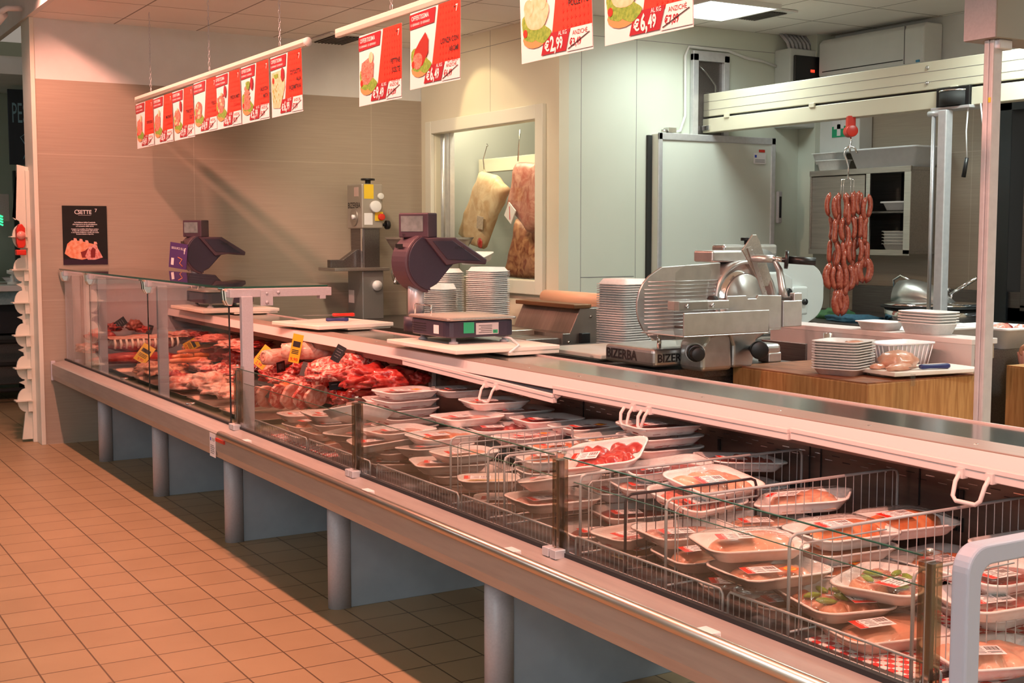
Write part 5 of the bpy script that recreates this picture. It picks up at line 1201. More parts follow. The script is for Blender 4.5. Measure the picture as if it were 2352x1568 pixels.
stack(-3.95, 4.03, .901, 11, PT4, .0115, .35, 'on the worn butcher block', 'trays in the stack on the butcher block')
stack(-4.06, 4.68, 1.041, 5, DEEP, .013, .0, 'on the steel ledge', 'trays in the stack on the steel ledge', False, .05)
stack(-7.28, 4.62, .97, 0, PT, .0128, 0, '', '')
o = bpy.data.objects.new('empty_foam_tray', PT3); COL.objects.link(o); o.matrix_world = TR(-4.35, 4.68, 1.041, rz=.0); tag(o, 'single empty white tray left of the stack on the steel ledge', 'foam tray')
o = bpy.data.objects.new('empty_foam_tray', PT3); COL.objects.link(o); o.matrix_world = TR(-8.0, 3.99+.05, .84, rz=.15); 
bpy.data.objects.remove(o)
o = bpy.data.objects.new('empty_foam_tray', PT3); COL.objects.link(o); o.matrix_world = TR(-7.45, 4.03, .84, rz=.3); tag(o, 'single empty white tray lying behind the column of the nearer scale', 'foam tray')
t = thing('tilted_tray_stack', 'small white tray leaning on top of the stacks by the window', 'foam tray', (-7.86, 4.42, 1.272), .3); link('tray_shell', DEEP, t, TR(rx=.3, z=.03))
# ---- wrapping machine
t = thing('wrapping_machine', 'stainless film wrapping machine between the window bench and the tray stack', 'wrapping machine', (-6.30, 4.10, .84))
MB().prism([(-.17, 0), (.36, 0), (.36, .24), (-.05, .24), (-.12, .10), (-.17, .10)], -.32, .30, 'x').build('side_housing', mat('wrap_steel', (.40, .35, .31), .35, .85, (.34, .30, .27), 4, stretch=(20, 1, 1)), t, .004)
MB().box(-.34, .28, -.40, -.17, .0, .075).build('hot_plate_base', steel_m, t, .004)
MB().box(-.30, .05, -.38, -.20, .075, .11).build('hot_plate', mat('hot_plate', (.50, .44, .36), .3, .8), t, .004)
MB().box(-.33, .31, -.10, .02, .238, .262).build('cut_bar', mat('brown_bar', (.26, .13, .06), .4, .5), t, .004)
MB().cyl((-.30, .10, .275), (.30, .10, .275), .045, n=20).build('film_roll', mat('film_roll', (.70, .45, .28), .4), t)
m = MB(); m.box(-.32, .30, -.02, .35, .241, .246); m.build('top_plate', chrome, t)
MB().prism(ell(.25, .12, .06, .055, 20), .3, .302, 'x').build('oval_sticker', [paper], t); MB().prism([(.20, .14), (.30, .14), (.285, .16), (.25, .172), (.215, .16)], .302, .3035, 'x').build('blue_arc', mat('sticker_blue', (.05, .25, .45), .5), t)
m = MB();
for k in range(4): m.box(.302, .3035, .205+(k % 2)*.006, .295, .095+k*.009, .098+k*.009)
m.build('sticker_lines', inkg, t)
MB().box(.30, .33, -.06, .0, .03, .10).build('power_socket', black, t, .004); MB().tube([(.32, -.03, .03), (.36, .03, .012), (.42, .15, .01), (.44, .3, .01)], .007, 7).build('cable', black, t)
for y, z in ((.02, .19), (.18, .20), (.33, .19), (-.13, .05)): MB().cyl((.30, y, z), (.306, y, z), .008, n=10).build('screw', chrome, t)
t = thing('black_tray', 'flat black tray with white sheet lying on a box behind the wrapping machine', 'tray', (-6.72, 4.64, .84), .05)
MB().box(-.26, .26, -.12, .12, 0, .25).build('box', steel_m, t, .004); MB().rings([[(x, y, z) for x, y in rrect(a, b, .03, 4)] for a, b, z in ((.62, .22, .252), (.74, .30, .268), (.72, .28, .27), (.60, .2, .256))], 0).build('tray_pan', black, t); MB().box(-.28, .28, -.09, .09, .257, .262).build('paper_sheet', milky, t)
# ---- slicer (front)
t = thing('meat_slicer', 'front cast aluminium meat slicer with round blade and black knobs', 'slicer', (-4.6, 3.47, .8965))
def sbody(mb_, name, mt_=cast, bev=.012, par=None): return mb_.build(name, mt_, par or t, bev, seg=3)
sbody(MB().box(-.28, .10, -.04, .34, .012, .095), 'base', bev=.02); sbody(MB().box(-.28, .12, .34, .70, .035, .09), 'base_wing', bev=.02); sbody(MB().box(.04, .12, .62, .70, .0, .05), 'base_foot', bev=.008)
m = MB(); m.prism([(-.02, .0), (-.02, .09), (.02, .15), (.10, .19), (.18, .185), (.21, .14), (.215, .0)], .09, .28, 'y')
m.M = Matrix.Identity(4); 
t2 = MB().prism([(.10, .0), (.10, .12), (.14, .165), (.22, .18), (.27, .15), (.28, 0)], .10, .26, 'x'); sbody(t2, 'gear_housing', bev=.02)
sbody(MB().prism([(.33, .0), (.33, .10), (.29, .19), (.52, .19), (.47, .12), (.45, .0)], .02, .20, 'x'), 'carriage_column', bev=.014)
m = MB(); m.text('BIZERBA', .062, TR(-.26, -.0415, .034) @ FACE, 0, bold=.025); m.text('BIZERBA', .052, TR(.1015, -.02, .034) @ FACEX, 0, bold=.02); m.build('lettering', ink, t)
# gauge plate with ribs
pts = [(.41, .44), (.41, .115)]+[(.05+.0, .115)]+arc(.10, .28, .165, 250, 110, 12)+[(.10, .445)]
pts = [(.42, .115), (.42, .47)]+[(.08, .455)]+arc(.11, .28, .17, 112, 248, 10)
sbody(MB().prism(pts, -.012, .0, 'x'), 'gauge_plate', bev=.003)
m = MB()
for k in range(15): z = .15+k*.017; m.tube([(.002, -.02 if .19 < z < .37 else .0, z), (.002, .41, z)], .0032, 5)
m.build('gauge_ribs', cast, t)
# blade, ring guard
rg = MB(); rg.rings([[(x, .565+r*math.cos(a), .295+r*math.sin(a)) for x, r in ((-.02, .185), (.016, .185), (.022, .176), (.016, .168), (-.02, .168))] for a in [2*PI*i/48 for i in range(48)]], 0, close=True); rg.build('ring_guard', cast, t)
MB().cyl((-.004, .565, .295), (.006, .565, .295), .168, n=48).build('blade', chrome, t); MB().cyl((.006, .565, .295), (.014, .565, .295), .125, .118, n=40).build('blade_cover', cast, t)
sbody(MB().prism(ell(.60, .28, .21, .20, 26), -.16, -.025, 'x'), 'motor_housing', bev=.02)
sbody(MB().prism([(.42, .47), (.62, .47), (.64, .50), (.60, .525), (.42, .525)], -.20, -.06, 'x'), 'sharpener', bev=.01)
# carriage tray, pusher
trayp = MB(); trayp.box(.06, .36, -.08, .40, .165, .172); trayp.box(.352, .36, -.08, .40, .172, .27); trayp.box(.06, .36, .392, .40, .165, .20)
trayp.build('carriage_tray', cast, t, .003)
sbody(MB().prism([(.24, .175), (.56, .175), (.56, .325), (.42, .33), (.41, .315), (.36, .315), (.35, .33), (.24, .33)], .25, .262, 'x'), 'pusher_plate', bev=.003)
sbody(MB().box(.06, .262, .24, .56, .168, .176), 'pusher_floor', bev=.002)
sbody(MB().box(.25, .27, .565, .68, .18, .30), 'end_stop', bev=.004); MB().cyl((.24, .17, .31), (.24, .66, .31), .009, n=12).build('slide_rod', steel_d, t); MB().cyl((.24, .16, .31), (.24, .19, .31), .022, n=14).build('rod_bush', rubber, t); sbody(MB().box(.225, .26, .64, .69, .29, .335), 'rod_end', bev=.006)
sbody(MB().box(.22, .30, -.06, .22, .275, .315), 'fence_bar', bev=.004)
for y in (-.02, .12): MB().cyl((.302, y, .295), (.308, y, .295), .009, n=10).build('bolt', chrome, t)
# handguard
sbody(MB().prism([(.44, .53), (.50, .60), (.525, .60), (.545, .57), (.62, .40), (.60, .36), (.56, .36)], .12, .128, 'x'), 'hand_guard', steel_m, .003)
m = MB(); m.box(.129, .134, -.012, .012, 0, .25)
for k in range(9): m.box(.134, .137, .004, .012, .02+k*.026, .024+k*.026)
o = m.build('ruler_arm', cast, t, M=TR(.0, .58, .315, rx=.42))
MB().tube([(.20, .555, .50), (.20, .60, .44), (.22, .60, .36), (.235, .60, .31)], [.010, .016, .018, .02], 10).build('bent_arm', cast, t)
MB().cyl((.12, .50, .49), (.20, .56, .49), .018).build('handle_hub', cast, t); m = MB(); m.cyl((.20, .56, .49), (.24, .60, .485), .012); m.build('handle_stem', chrome, t)
MB().cyl((.235, .60, .487), (.245, .612, .486), .042, n=20).cyl((.245, .61, .486), (.33, .70, .478), .018, n=16).build('handle_grip', black, t)
MB().cyl((.26, .06, .09), (.31, .03, .09), .038, n=20).cyl((.27, .05, .09), (.355, .005, .09), .030, n=20).build('thickness_knob', black, t, .004); MB().cyl((.245, .07, .09), (.272, .055, .09), .042, n=24).build('dial_ring', milky, t)
MB().cyl((.20, .44, .085), (.25, .42, .085), .014).cyl((.24, .44, .085), (.30, .40, .085), .036, .042, n=18).build('lock_knob', black, t, .006)
MB().cyl((.06, .02, .09), (.06, .02, .17), .010, n=12).build('support_pin', chrome, t)
g = MB(); g.prism([(-.07, .13), (-.09, .2), (-.08, .44), (-.03, .47), (.10, .46), (.11, .44), (.09, .33), (.11, .2), (.11, .14), (.10, .12)], .30, .305, 'x'); g.build('clear_guard', acrylic, t)
for y in (.0, .07): MB().cyl((.20, y, .20), (.315, y, .20), .006, n=10).cyl((.305, y, .20), (.318, y, .20), .012, n=12).build('guard_pin', steel_d, t)
# ---- slicer (rear)
t = thing('meat_slicer', 'rear aluminium meat slicer seen from its back, behind the front one', 'slicer', (-5.43, 4.72, .842))
t.scale = (1.09, 1.09, 1.09)
sbody(MB().box(-.22, .07, -.02, .52, .0, .09), 'base', par=t, bev=.02)
plate_pts = [(.20, .12), (.20, .47), (.46, .45)]+arc(.47, .33, .115, 70, 0, 6)+arc(.47, .26, .115, 0, -60, 6)+[(.46, .13)]
sbody(MB().prism(plate_pts, .0, .012, 'x'), 'gauge_plate', mat('pale_cast', (.72, .75, .74), .4, .5), .004, t)
sbody(MB().prism([(-.06, .10), (-.06, .40), (.0, .41), (.22, .41), (.28, .38), (.30, .20), (.30, .10)], .02, .10, 'x'), 'motor_cover', mat('pale_cast', (.72, .75, .74), .4, .5), .012, t)
sbody(MB().box(.012, .05, .32, .44, .18, .33), 'square_boss', mat('pale_cast', (.72, .75, .74), .4, .5), .012, t); MB().cyl((.05, .41, .25), (.062, .41, .25), .016, n=12).build('black_button', black, t)
MB().cyl((.10, .19, .30), (.13, .20, .30), .01).cyl((.125, .195, .30), (.16, .205, .30), .03, n=14).build('black_knob', black, t, .005)
MB().cyl((.03, .10, .38), (.05, .10, .38), .15, .15, 36).build('blade_ring', cast, t)
sbody(MB().box(-.06, .04, -.13, .23, .49, .55), 'top_arm', cast, .014, t); MB().cyl((-.01, .06, .55), (-.01, .06, .57), .012).cyl((-.01, .06, .568), (-.01, .06, .585), .03, n=14).build('top_knob', black, t, .003)
MB().cyl((.03, .30, .0), (.03, .30, .15), .045, .05).build('leg_cylinder', cast, t); MB().cyl((.02, .42, .0), (.02, .42, .12), .008).build('thin_leg', chrome, t); MB().box(.0, .03, .30, .53, .10, .135).build('drip_edge', cast, t, .006)
# ---- items on butcher block
p = (-4.06, 4.55)
tag(MB().blob(.075, .10, .048, 3, .25, 2.2, flat=.6).build('raw_chicken_breast', pale, M=TR(-3.80, 4.20, .958, rz=.3)), 'mound of raw chicken breast on the board beside the blue knife', 'meat')
tag(MB().blob(.035, .085, .018, 6, .25, 2.2, flat=.7).build('chicken_strip', pale, M=TR(-3.72, 4.12, .944, rz=.15)), 'flat strip of raw chicken in front of the mound', 'meat')
tag(MB().blob(.028, .04, .014, 9, .25, 2.2, flat=.7).build('chicken_scrap', pale, M=TR(-3.80, 4.08, .942)), 'small scrap of raw chicken next to the tray stack', 'meat')
tag(MB().blob(.05, .035, .012, 2, .25, 2, flat=.7).build('chicken_piece', pale, M=TR(-3.93, 4.08, 1.033)), 'piece of raw chicken in the topmost tray on the butcher block', 'meat')
t = thing('ribbed_basket', 'translucent white ribbed plastic basket on the butcher block', 'basket', (-3.965, 4.37, .901), -.05)
def rr2(w, d, z, r=.03): return [(x, y, z) for x, y in rrect(w, d, r, 5)]
MB().rings([rr2(.15, .23, 0), rr2(.17, .29, .115), rr2(.19, .31, .115), rr2(.19, .31, .122), rr2(.162, .282, .122), rr2(.142, .222, .006)], 0).build('shell', mat('translucent_white', (.80, .82, .86), .25, sss=.2), t)
m = MB()
for k in range(11): y = -.105+k*.021; m.tube([(.077, y, .004), (.087, y*1.25, .114)], .003, 5)
for k in range(7): x = -.058+k*.019; m.tube([(x, -.117, .004), (x*1.15, -.147, .114)], .003, 5)
m.build('ribs', milky, t)
# ---- bins on the steel ledge
def bin_(x, y, z, w, d, h, lab, rz=0, fill=None, par=None):
    t = thing('white_bin', lab, 'bin', (x, y, z), rz, 'white plastic bins')
    MB().rings([rr2(w*.84, d*.84, 0), rr2(w, d, h), rr2(w+.03, d+.03, h), rr2(w+.03, d+.03, h+.012), rr2(w-.012, d-.012, h+.012), rr2(w*.84-.012, d*.84-.012, .006)], 0).build('shell', milky, t)
    return t
bin_(-4.16, 4.96, .951, .22, .30, .10, 'square white bin behind the tray stack on the steel ledge')
bin_(-4.58, 5.05, .951, .2, .22, .06, 'small white bin half hidden behind the single tray')
bin_(-4.14, 5.26, .951, .34, .30, .09, 'long white bin holding dark red meat, left of the mast', 0)
for k, (x, y, z, s, mt) in enumerate(((-4.21, 5.18, 1.035, .05, dark_meat), (-4.09, 5.24, 1.04, .055, pork), (-4.15, 5.33, 1.035, .055, dark_meat), (-4.05, 5.33, 1.045, .045, pork))):
    tag(MB().blob(s, s*1.2, s, k+2, .3, 2).build('meat_chunk', mt, M=TR(x, y, z-.03)), ['dark red meat chunk at the left of the long bin', 'pink meat chunk standing highest in the long bin', 'dark meat chunk at the back of the long bin', 'pink meat chunk next to the mast in the long bin'][k], 'meat', 'meat chunks in the long white bin')
bin_(-3.60, 5.62, .897, .22, .26, .08, 'white bin right of the mast with drips on its corner')
t = thing('plastic_lid', 'large white plastic lid leaning at the right edge', 'lid', (-4.0, 6.15, .93), .0); MB().box(-.35, .55, -.01, .01, 0, .26).build('lid_plate', white, t, .006, M=TR(rx=-.25, ry=-.12, z=.03))
# ---- bench things at the back
t = thing('vacuum_bowl_machine', 'polished steel bowl cutter with domed cover and levers on the back bench', 'machine', (-5.55, 6.45, .93))
MB().lathe([(.22, 0), (.30, .02), (.31, .10), (.30, .102), (.0, .09)], 32).build('bowl', chrome, t); MB().lathe([(.27, .104), (.33, .108), (.33, .118), (.0, .125)], 32).build('rubber_rim', rubber, t); MB().lathe([(.30, .12), (.31, .125), (.26, .14), (.0, .146)], 32).build('lid', chrome, t)
hb = MB(); hb.rings([[(x, w*math.cos(a), .14+h*max(0, math.sin(a))-.0*(x)) for a in [PI*2*k/18 for k in range(18)]] for x, w, h in ((-.28, .09, .13), (-.18, .10, .14), (-.06, .10, .12), (.06, .085, .06), (.13, .05, .01))], 0); hb.build('dome_cover', cast, t)
MB().cyl((-.28, 0, .10), (-.28, 0, .22), .055, n=20).build('cylinder', steel_d, t); MB().tube([(-.33, 0, .20), (-.34, 0, .27), (-.28, 0, .30), (-.20, 0, .27), (-.12, 0, .20)], .008, 8).build('bow_handle', chrome, t)
MB().cyl((.02, .05, .14), (.02, .05, .24), .02).cyl((-.03, .05, .22), (.07, .05, .22), .012).cyl((.02, .05, .22), (.04, .05, .31), .010).build('lever_cross', chrome, t); MB().cyl((.09, .05, .14), (.09, .05, .20), .008).cyl((.08, .05, .19), (.24, .1, .30), .012).build('long_lever', chrome, t)
tag(MB().blob(.16, .10, .05, 4, .4, 3, flat=.5).build('green_cloth', mat('green_fabric', (.05, .16, .05), .8, 0, (.03, .10, .04), 60), M=TR(-6.25, 6.3, .95)), 'crumpled green cloth on the back bench beside the rear slicer', 'cloth')
tag(MB().blob(.24, .12, .03, 7, .4, 4, flat=.5).build('blue_cloth', mat('blue_fabric', (.02, .07, .12), .8, 0, (.03, .12, .18), 60), M=TR(-5.98, 6.2, .945, rz=.0)), 'crumpled blue cloth on the back bench', 'cloth')
tag(MB().box(-6.9, -5.3, 7.12, 7.18, .93, 1.12).build('bench_upstand', steel_d), 'dark steel upstand at the back of the bench', 'upstand')
# ---- wall cabinet
t = thing('wall_cabinet', 'stainless wall cabinet with sliding doors half open', 'cabinet', (-6.605, 6.85, 1.36))
w = .485
for nm, a in (('top_panel', (-w, w, 0, .34, .575, .60)), ('bottom_panel', (-w, w, 0, .34, 0, .02)), ('side_panel', (-w, -w+.012, 0, .34, .02, .575)), ('side_panel', (w-.012, w, 0, .34, .02, .575)), ('rear_panel', (-w, w, .33, .34, .02, .575)), ('middle_shelf', (-w+.012, w-.012, .05, .33, .285, .30)), ('sliding_door', (-w+.012, .05, .012, .022, .02, .56)), ('door_stile', (.075, .115, -.004, .01, .02, .57)), ('door_stile', (w-.06, w, -.004, .0, .0, .58)), ('lower_rail', (-w, w, -.004, .006, -.01, .03)), ('upper_rail', (-w, w, -.008, .008, .565, .605))):
    MB().box(*a).build(nm, steel if 'stile' in nm else steel_m if 'panel' in nm or 'door' in nm or 'rail' in nm else steel_d, t, .002)
MB().box(.115, w-.012, .31, .328, .02, .575).build('dark_interior', black, t)
for (x, z, h, me, lab) in ((.27, .305, .05, DEEP, 'white foam trays on the upper level inside the wall cabinet'), (.27, .15, 0, DEEP, 'white tray stack on the lower level inside the wall cabinet')): pass
stack(-6.33, 7.0, 1.38, 5, DEEP, .022, 0, 'at the bottom inside the wall cabinet', 'trays in the wall cabinet', False, .05)
bin_(-6.32, 7.0, 1.665, .22, .2, .05, 'shallow white container on the cabinet shelf')
bin_(-6.42, 7.02, 1.962, .62, .30, .13, 'large ivory plastic tub on top of the wall cabinet')
for k, (x, y, z, rx_) in enumerate(((-6.98, 6.98, 1.962, 0), (-7.02, 6.98, 2.02, .05))):
    t = thing('foam_punnet', ['lower white punnet on the left of the cabinet top', 'upper white punnet balanced over another on the cabinet top'][k], 'punnet', (x, y, z), 0, 'punnets on the wall cabinet'); link('punnet_shell', DEEP, t, TR(s=(1, 1, 1.6), rx=rx_))
# ---- meat rail beam and sausages
t = thing('overhead_meat_rail', 'long cream overhead rail beam crossing the preparation room', 'overhead rail', (0, 6.1, 0))
MB().prism([(-.05, 2.35), (.05, 2.35), (.05, 2.515), (-.05, 2.515)], -7.37, -2.6, 'x').build('upper_profile', mat('cream_profile', (.68, .64, .50), .4, .1), t, .004)
MB().prism([(-.055, 2.235), (.04, 2.235), (.04, 2.335), (-.055, 2.335)], -7.37, -5.22, 'x').prism([(-.055, 2.235), (.04, 2.235), (.04, 2.335), (-.055, 2.335)], -4.98, -2.6, 'x').build('lower_profile', MATS['cream_profile'], t, .004)
MB().box(-7.37, -2.6, -.03, .03, 2.335, 2.35).build('track_slot', black, t)
m = MB(); m.box(-7.37, -2.6, -.0515, -.05, 2.455, 2.457); m.box(-7.37, -2.6, -.0515, -.05, 2.395, 2.397); m.build('profile_line', inkg, t)
for x in (-7.1, -6.25, -5.1): MB().box(x-.025, x+.025, -.065, -.05, 2.325, 2.355).build('joint_plate', MATS['cream_profile'], t, .003)
for x, z in ((-5.30, 2.48), (-5.30, 2.39)): MB().cyl((x, -.05, z), (x, -.06, z), .011, n=12).build('bolt', chrome, t)
m = MB(); m.box(-7.375, -7.30, -.065, -.055, 2.24, 2.52); m.build('end_bracket', acrylic, t); MB().box(-7.36, -7.28, -.07, -.056, 2.25, 2.285).build('bracket_clip', chrome, t, .003)
t = thing('rail_motor', 'black round motor unit with silver rim hanging in the rail', 'motor', (-5.10, 6.09, 2.2))
MB().box(-.118, .118, -.06, .05, .035, .148).build('housing', black, t, .004); MB().lathe([(.10, .04), (.10, .12), (.0, .12)], 24, M=TR(0, -.02, 0)).build('rotor', rubber, t); MB().lathe([(.102, .12), (.102, .128), (.09, .13), (.09, .12)], 24, M=TR(0, -.02, 0)).build('silver_rim', chrome, t); MB().box(-.14, .14, -.08, .06, .018, .035).build('bracket', alu, t, .003)
t = thing('rear_mast', 'thin aluminium twin post hanging below the overhead rail motor', 'post', (-5.12, 6.0, .93))
MB().box(-.03, .03, -.03, .03, 0, 1.285).build('main_profile', alu, t, .006); MB().cyl((-.085, 0, 0), (-.085, 0, 1.27), .012, n=12).build('side_tube', alu, t); m = MB(); m.cyl((-.12, 0, 1.27), (.0, 0, 1.27), .018, n=12); m.build('cross_clamp', alu, t)
for i, (x, zt, L) in enumerate(((-4.985, 2.235, .30), (-4.90, 2.235, .26))):
    t = thing('pull_cable', ['thin cable with black pull grip beside the rear mast, left one', 'thin cable with black pull grip swinging towards the tall mast'][i], 'cable', (x, 6.03, zt), 0, 'pull cables under the rail')
    MB().tube([(0, 0, 0), (-.01+.03*i, 0, -L*.5), (.0+.05*i, 0, -L)], .004, 6).build('cord', milky, t); MB().tube([(.0+.05*i, 0, -L), (-.02+.09*i, 0, -L-.11)], [.011, .013], 10).build('grip', black, t)
# sausages
t = thing('sausage_string', 'string of raw red sausages hanging in loops from a rail hook', 'sausages', (-5.92, 6.06, 2.235), 1.03)
MB().box(-.025, .025, -.03, .03, -.06, .01).build('red_runner', redp, t, .004); MB().cyl((0, -.045, -.085), (0, .045, -.085), .038, n=20).build('red_wheel', redp, t, .006)
MB().tube([(0, 0, -.11), (.004, 0, -.15), (-.004, 0, -.19), (0, 0, -.215)], .006, 8).build('upper_hook', chrome, t)
MB().tube([(.045, 0, -.225), (.03, 0, -.19), (.0, 0, -.178), (-.03, 0, -.195), (-.038, 0, -.23), (-.02, 0, -.265), (-.008, 0, -.31), (-.01, 0, -.385)], .006, 8).build('swivel_hook', chrome, t)
m = MB()
for dx in (-.05, -.035, .01, .03): m.tube([(-.01, 0, -.385), (dx, 0, -.39), (dx-.003, 0, -.47), (dx+.002, .01, -.51)], .0028, 6)
m.tube([(-.012, 0, -.385), (.0, .0, -.38), (.03, 0, -.39)], .003, 6); m.build('prong_rack', chrome, t)
saus = mat('raw_sausage', (.33, .045, .025), .22, 0, (.48, .12, .07), 70, bump=.15, coat=.6)
def link_mesh(L, bend, r=.0165):
    n = 9; m = MB(); pts = []; rs = []
    for i in range(n+1):
        u = i/n; pts.append((bend*math.sin(PI*u), 0, -L*u)); rs.append(r*(max(.12, min(1, 3.2*min(u, 1-u)**.6))))
    m.tube(pts, rs, 10); o = m.build('sausage_link', saus); me = o.data; bpy.data.objects.remove(o); return me
SL = [link_mesh(.155, b) for b in (.018, -.018, .004)]
rs = random.Random(4)
strands = [(-.112, .47, 4), (-.09, .49, 5), (-.065, .47, 4), (-.04, .48, 5), (-.012, .47, 4), (.015, .47, 3), (.042, .46, 3), (.065, .46, 4), (.09, .47, 3), (.112, .48, 3), (-.075, .53, 4), (-.02, .53, 4), (.05, .53, 3), (.10, .50, 3)]
for i, (dx, z0, n) in enumerate(strands):
    for k in range(n):
        link('sausage', SL[(i+k) % 3], t, TR(dx+rs.uniform(-.006, .006), (-.025 if i % 2 else .025)+rs.uniform(-.010, .010), -z0-k*.150, rz=(0 if i % 2 else PI)+rs.uniform(-.4, .4), ry=rs.uniform(-.06, .06)))
for (dx, z, mir) in ((-.115, .92, 1), (-.07, .92, 0), (-.03, .93, 1), (.005, .93, 0), (-.055, 1.09, 1), (-.04, 1.09, 0), (.095, .88, 1), (.112, .88, 0)):
    link('sausage', SL[0 if not mir else 1], t, TR(dx, -.02, -z, rz=0, s=(1.5, 1.1, 1.10)))
# ---- cold store door on the side wall
t = thing('cold_store_door', 'large white cold store sliding door with aluminium frame', 'door', (-7.375, 6.125, 0))
MB().box(.0, .09, -.545, .545, .05, 2.21).build('door_panel', mat('door_white', (.70, .73, .66), .4, 0, (.68, .71, .64), 3), t, .004)
for a in ((-.55, -.515, .05, 2.215), (.51, .55, .05, 2.215)): MB().box(.085, .10, a[0], a[1], a[2], a[3]).build('edge_profile', alu, t, .004)
MB().box(.085, .10, -.55, .55, 2.165, 2.215).build('top_profile', alu, t, .004); MB().box(-.003, .02, -.585, -.55, .05, 2.2).build('gasket', rubber, t)
MB().box(.095, .125, .56, .60, 1.58, 1.82).build('handle', powder, t, .008); MB().box(.118, .128, .57, .59, 1.62, 1.78).build('handle_grip', black, t)
m = MB(); m.box(.1, .1015, .33, .45, 2.02, 2.10, 0); m.box(.1015, .102, .38, .44, 2.105, 2.125, 1); m.box(.1015, .102, .34, .36, 2.065, 2.085, 2)
for k in range(3): m.box(.1015, .102, .345, .44, 2.03+k*.009, 2.034+k*.009, 3)
m.build('door_sticker', [paper, redp, MATS['flag_blue'], inkg], t); m = MB(); m.cyl((.05, -.47, 2.215), (.05, -.47, 2.24), .02); m.box(.02, .08, -.45, -.38, 2.22, 2.255); m.build('hinge', steel, t)
t = thing('door_opening_frame', 'grey framed opening above the cold store door with clear strips', 'opening frame', (-7.375, 6.10, 2.22))
for a in ((-.17, -.12, 0, .58), (.12, .17, 0, .58)): MB().box(0, .035, *a).build('jamb', alu, t, .003)
MB().box(0, .035, -.17, .17, .53, .60).build('head', alu, t, .003); MB().box(0, .006, -.12, .12, 0, .53).build('dark_gap', steel_d, t)
MB().tube([(.02, -.11, .5), (.03, -.02, .42), (.02, .05, .36), (.03, .04, .1)], .01, 8).build('strip_curtain', acrylic, t)
MB().tube([(-7.36, 5.72, 2.21), (-7.36, 5.83, 2.24), (-7.36, 5.875, 2.35), (-7.36, 5.87, 2.78), (-7.36, 5.90, 2.845), (-7.36, 6.27, 2.84), (-7.36, 6.45, 2.80), (-7.36, 6.60, 2.79), (-7.36, 6.74, 2.76)], .011, 8).build('conduit', white)
tag(bpy.data.objects['conduit'], 'grey white conduit pipe running over the cold store door', 'pipe')
t = thing('electrical_box', 'grey electrical box with smoked window and red indicator', 'electrical box', (-7.38, 6.94, 2.30))
MB().box(0, .17, -.20, .20, 0, .58).build('housing', mat('box_grey', (.58, .60, .58), .5), t, .01); MB().box(.165, .19, -.165, .21, .32, .53).build('smoked_window', black, t, .008); MB().box(.19, .192, -.01, .03, .41, .43).build('red_indicator', emit('red_led', (1, .05, .02), 1.5), t)
m = MB(); m.box(.17, .172, -.02, .04, .27, .285); m.build('red_label', redp, t); m = MB(); m.box(.17, .172, -.17, -.12, .27, .285); m.build('warning_label', orange_meat, t)
m = MB(); m.box(.17, .173, .1, .16, .02, .06); m.build('plug', white, t)
for k in range(9): MB().tube([(.12, -.16+k*.04, .57), (.11, -.17+k*.04, .63), (.05, -.19+k*.04, .70)], .013, 8).build('cable_duct', powder, t)
t = thing('air_conditioner', 'white wall mounted air conditioner below the ceiling', 'air conditioner', (-6.67, 6.99, 2.66))
MB().prism([(0, .02), (.0, .26), (.03, .29), (.19, .29), (.19, 0), (.04, 0)], -.5, .5, 'x').build('casing', white, t, .012); MB().box(-.46, .32, -.002, .004, .045, .052).build('air_slot', black, t); MB().box(.33, .334, -.004, .01, .02, .28).build('seam', inkg, t); MB().box(.44, .47, -.006, .002, .02, .035).build('blue_mark', MATS['sticker_blue'], t)
t = thing('first_aid_cabinet', 'white first aid box with green cross sign on the back wall', 'first aid box', (-7.0, 7.05, 2.10))
MB().box(-.22, .20, 0, .135, 0, .34).build('box', white, t, .006); MB().box(-.07, .07, -.004, 0, .12, .28).build('sign_plate', paper, t); MB().box(-.07, .07, -.006, -.004, .12, .20).build('green_field', green, t)
m = MB(); m.box(-.018, .018, -.008, -.006, .13, .265); m.box(-.05, .05, -.008, -.006, .18, .215); m.build('cross', paper, t)
# ---- aluminium mast with box
t = thing('tall_mast', 'tall aluminium profile mast behind the counter worktop', 'post', (-2.64, 3.30, 0))
MB().box(-.019, -.001, -.021, .021, 0, 2.09).build('left_profile', alu, t, .003); MB().box(.001, .017, -.021, .021, 0, 2.09).build('right_profile', alu, t, .004); MB().box(-.004, .004, -.017, .017, 0, 2.08).build('groove', steel_d, t); MB().box(.004, .012, -.0225, -.021, 1.9, 1.915).build('yellow_dot', yellow, t)
t = thing('mast_box', 'grey metal box beam on top of the tall mast', 'box beam', (-2.66, 3.26, 2.09))
MB().box(-.06, .06, 0, 1.9, 0, .13).build('casing', mat('warm_grey_metal', (.30, .28, .24), .5, .4), t, .003); MB().box(-.058, .058, -.003, 0, .002, .128).build('end_plate', powder, t); m = MB(); m.box(.06, .0615, .13, .26, .03, .10, 0); m.box(.0615, .062, .145, .16, .075, .09, 1)
for k in range(3): m.box(.0615, .062, .145, .245, .038+k*.008, .041+k*.008, 2)
m.build('approval_sticker', [paper, MATS['flag_blue'], inkg], t); MB().box(.0, .05, .03, .09, -.03, 0).build('clamp', alu, t, .004)
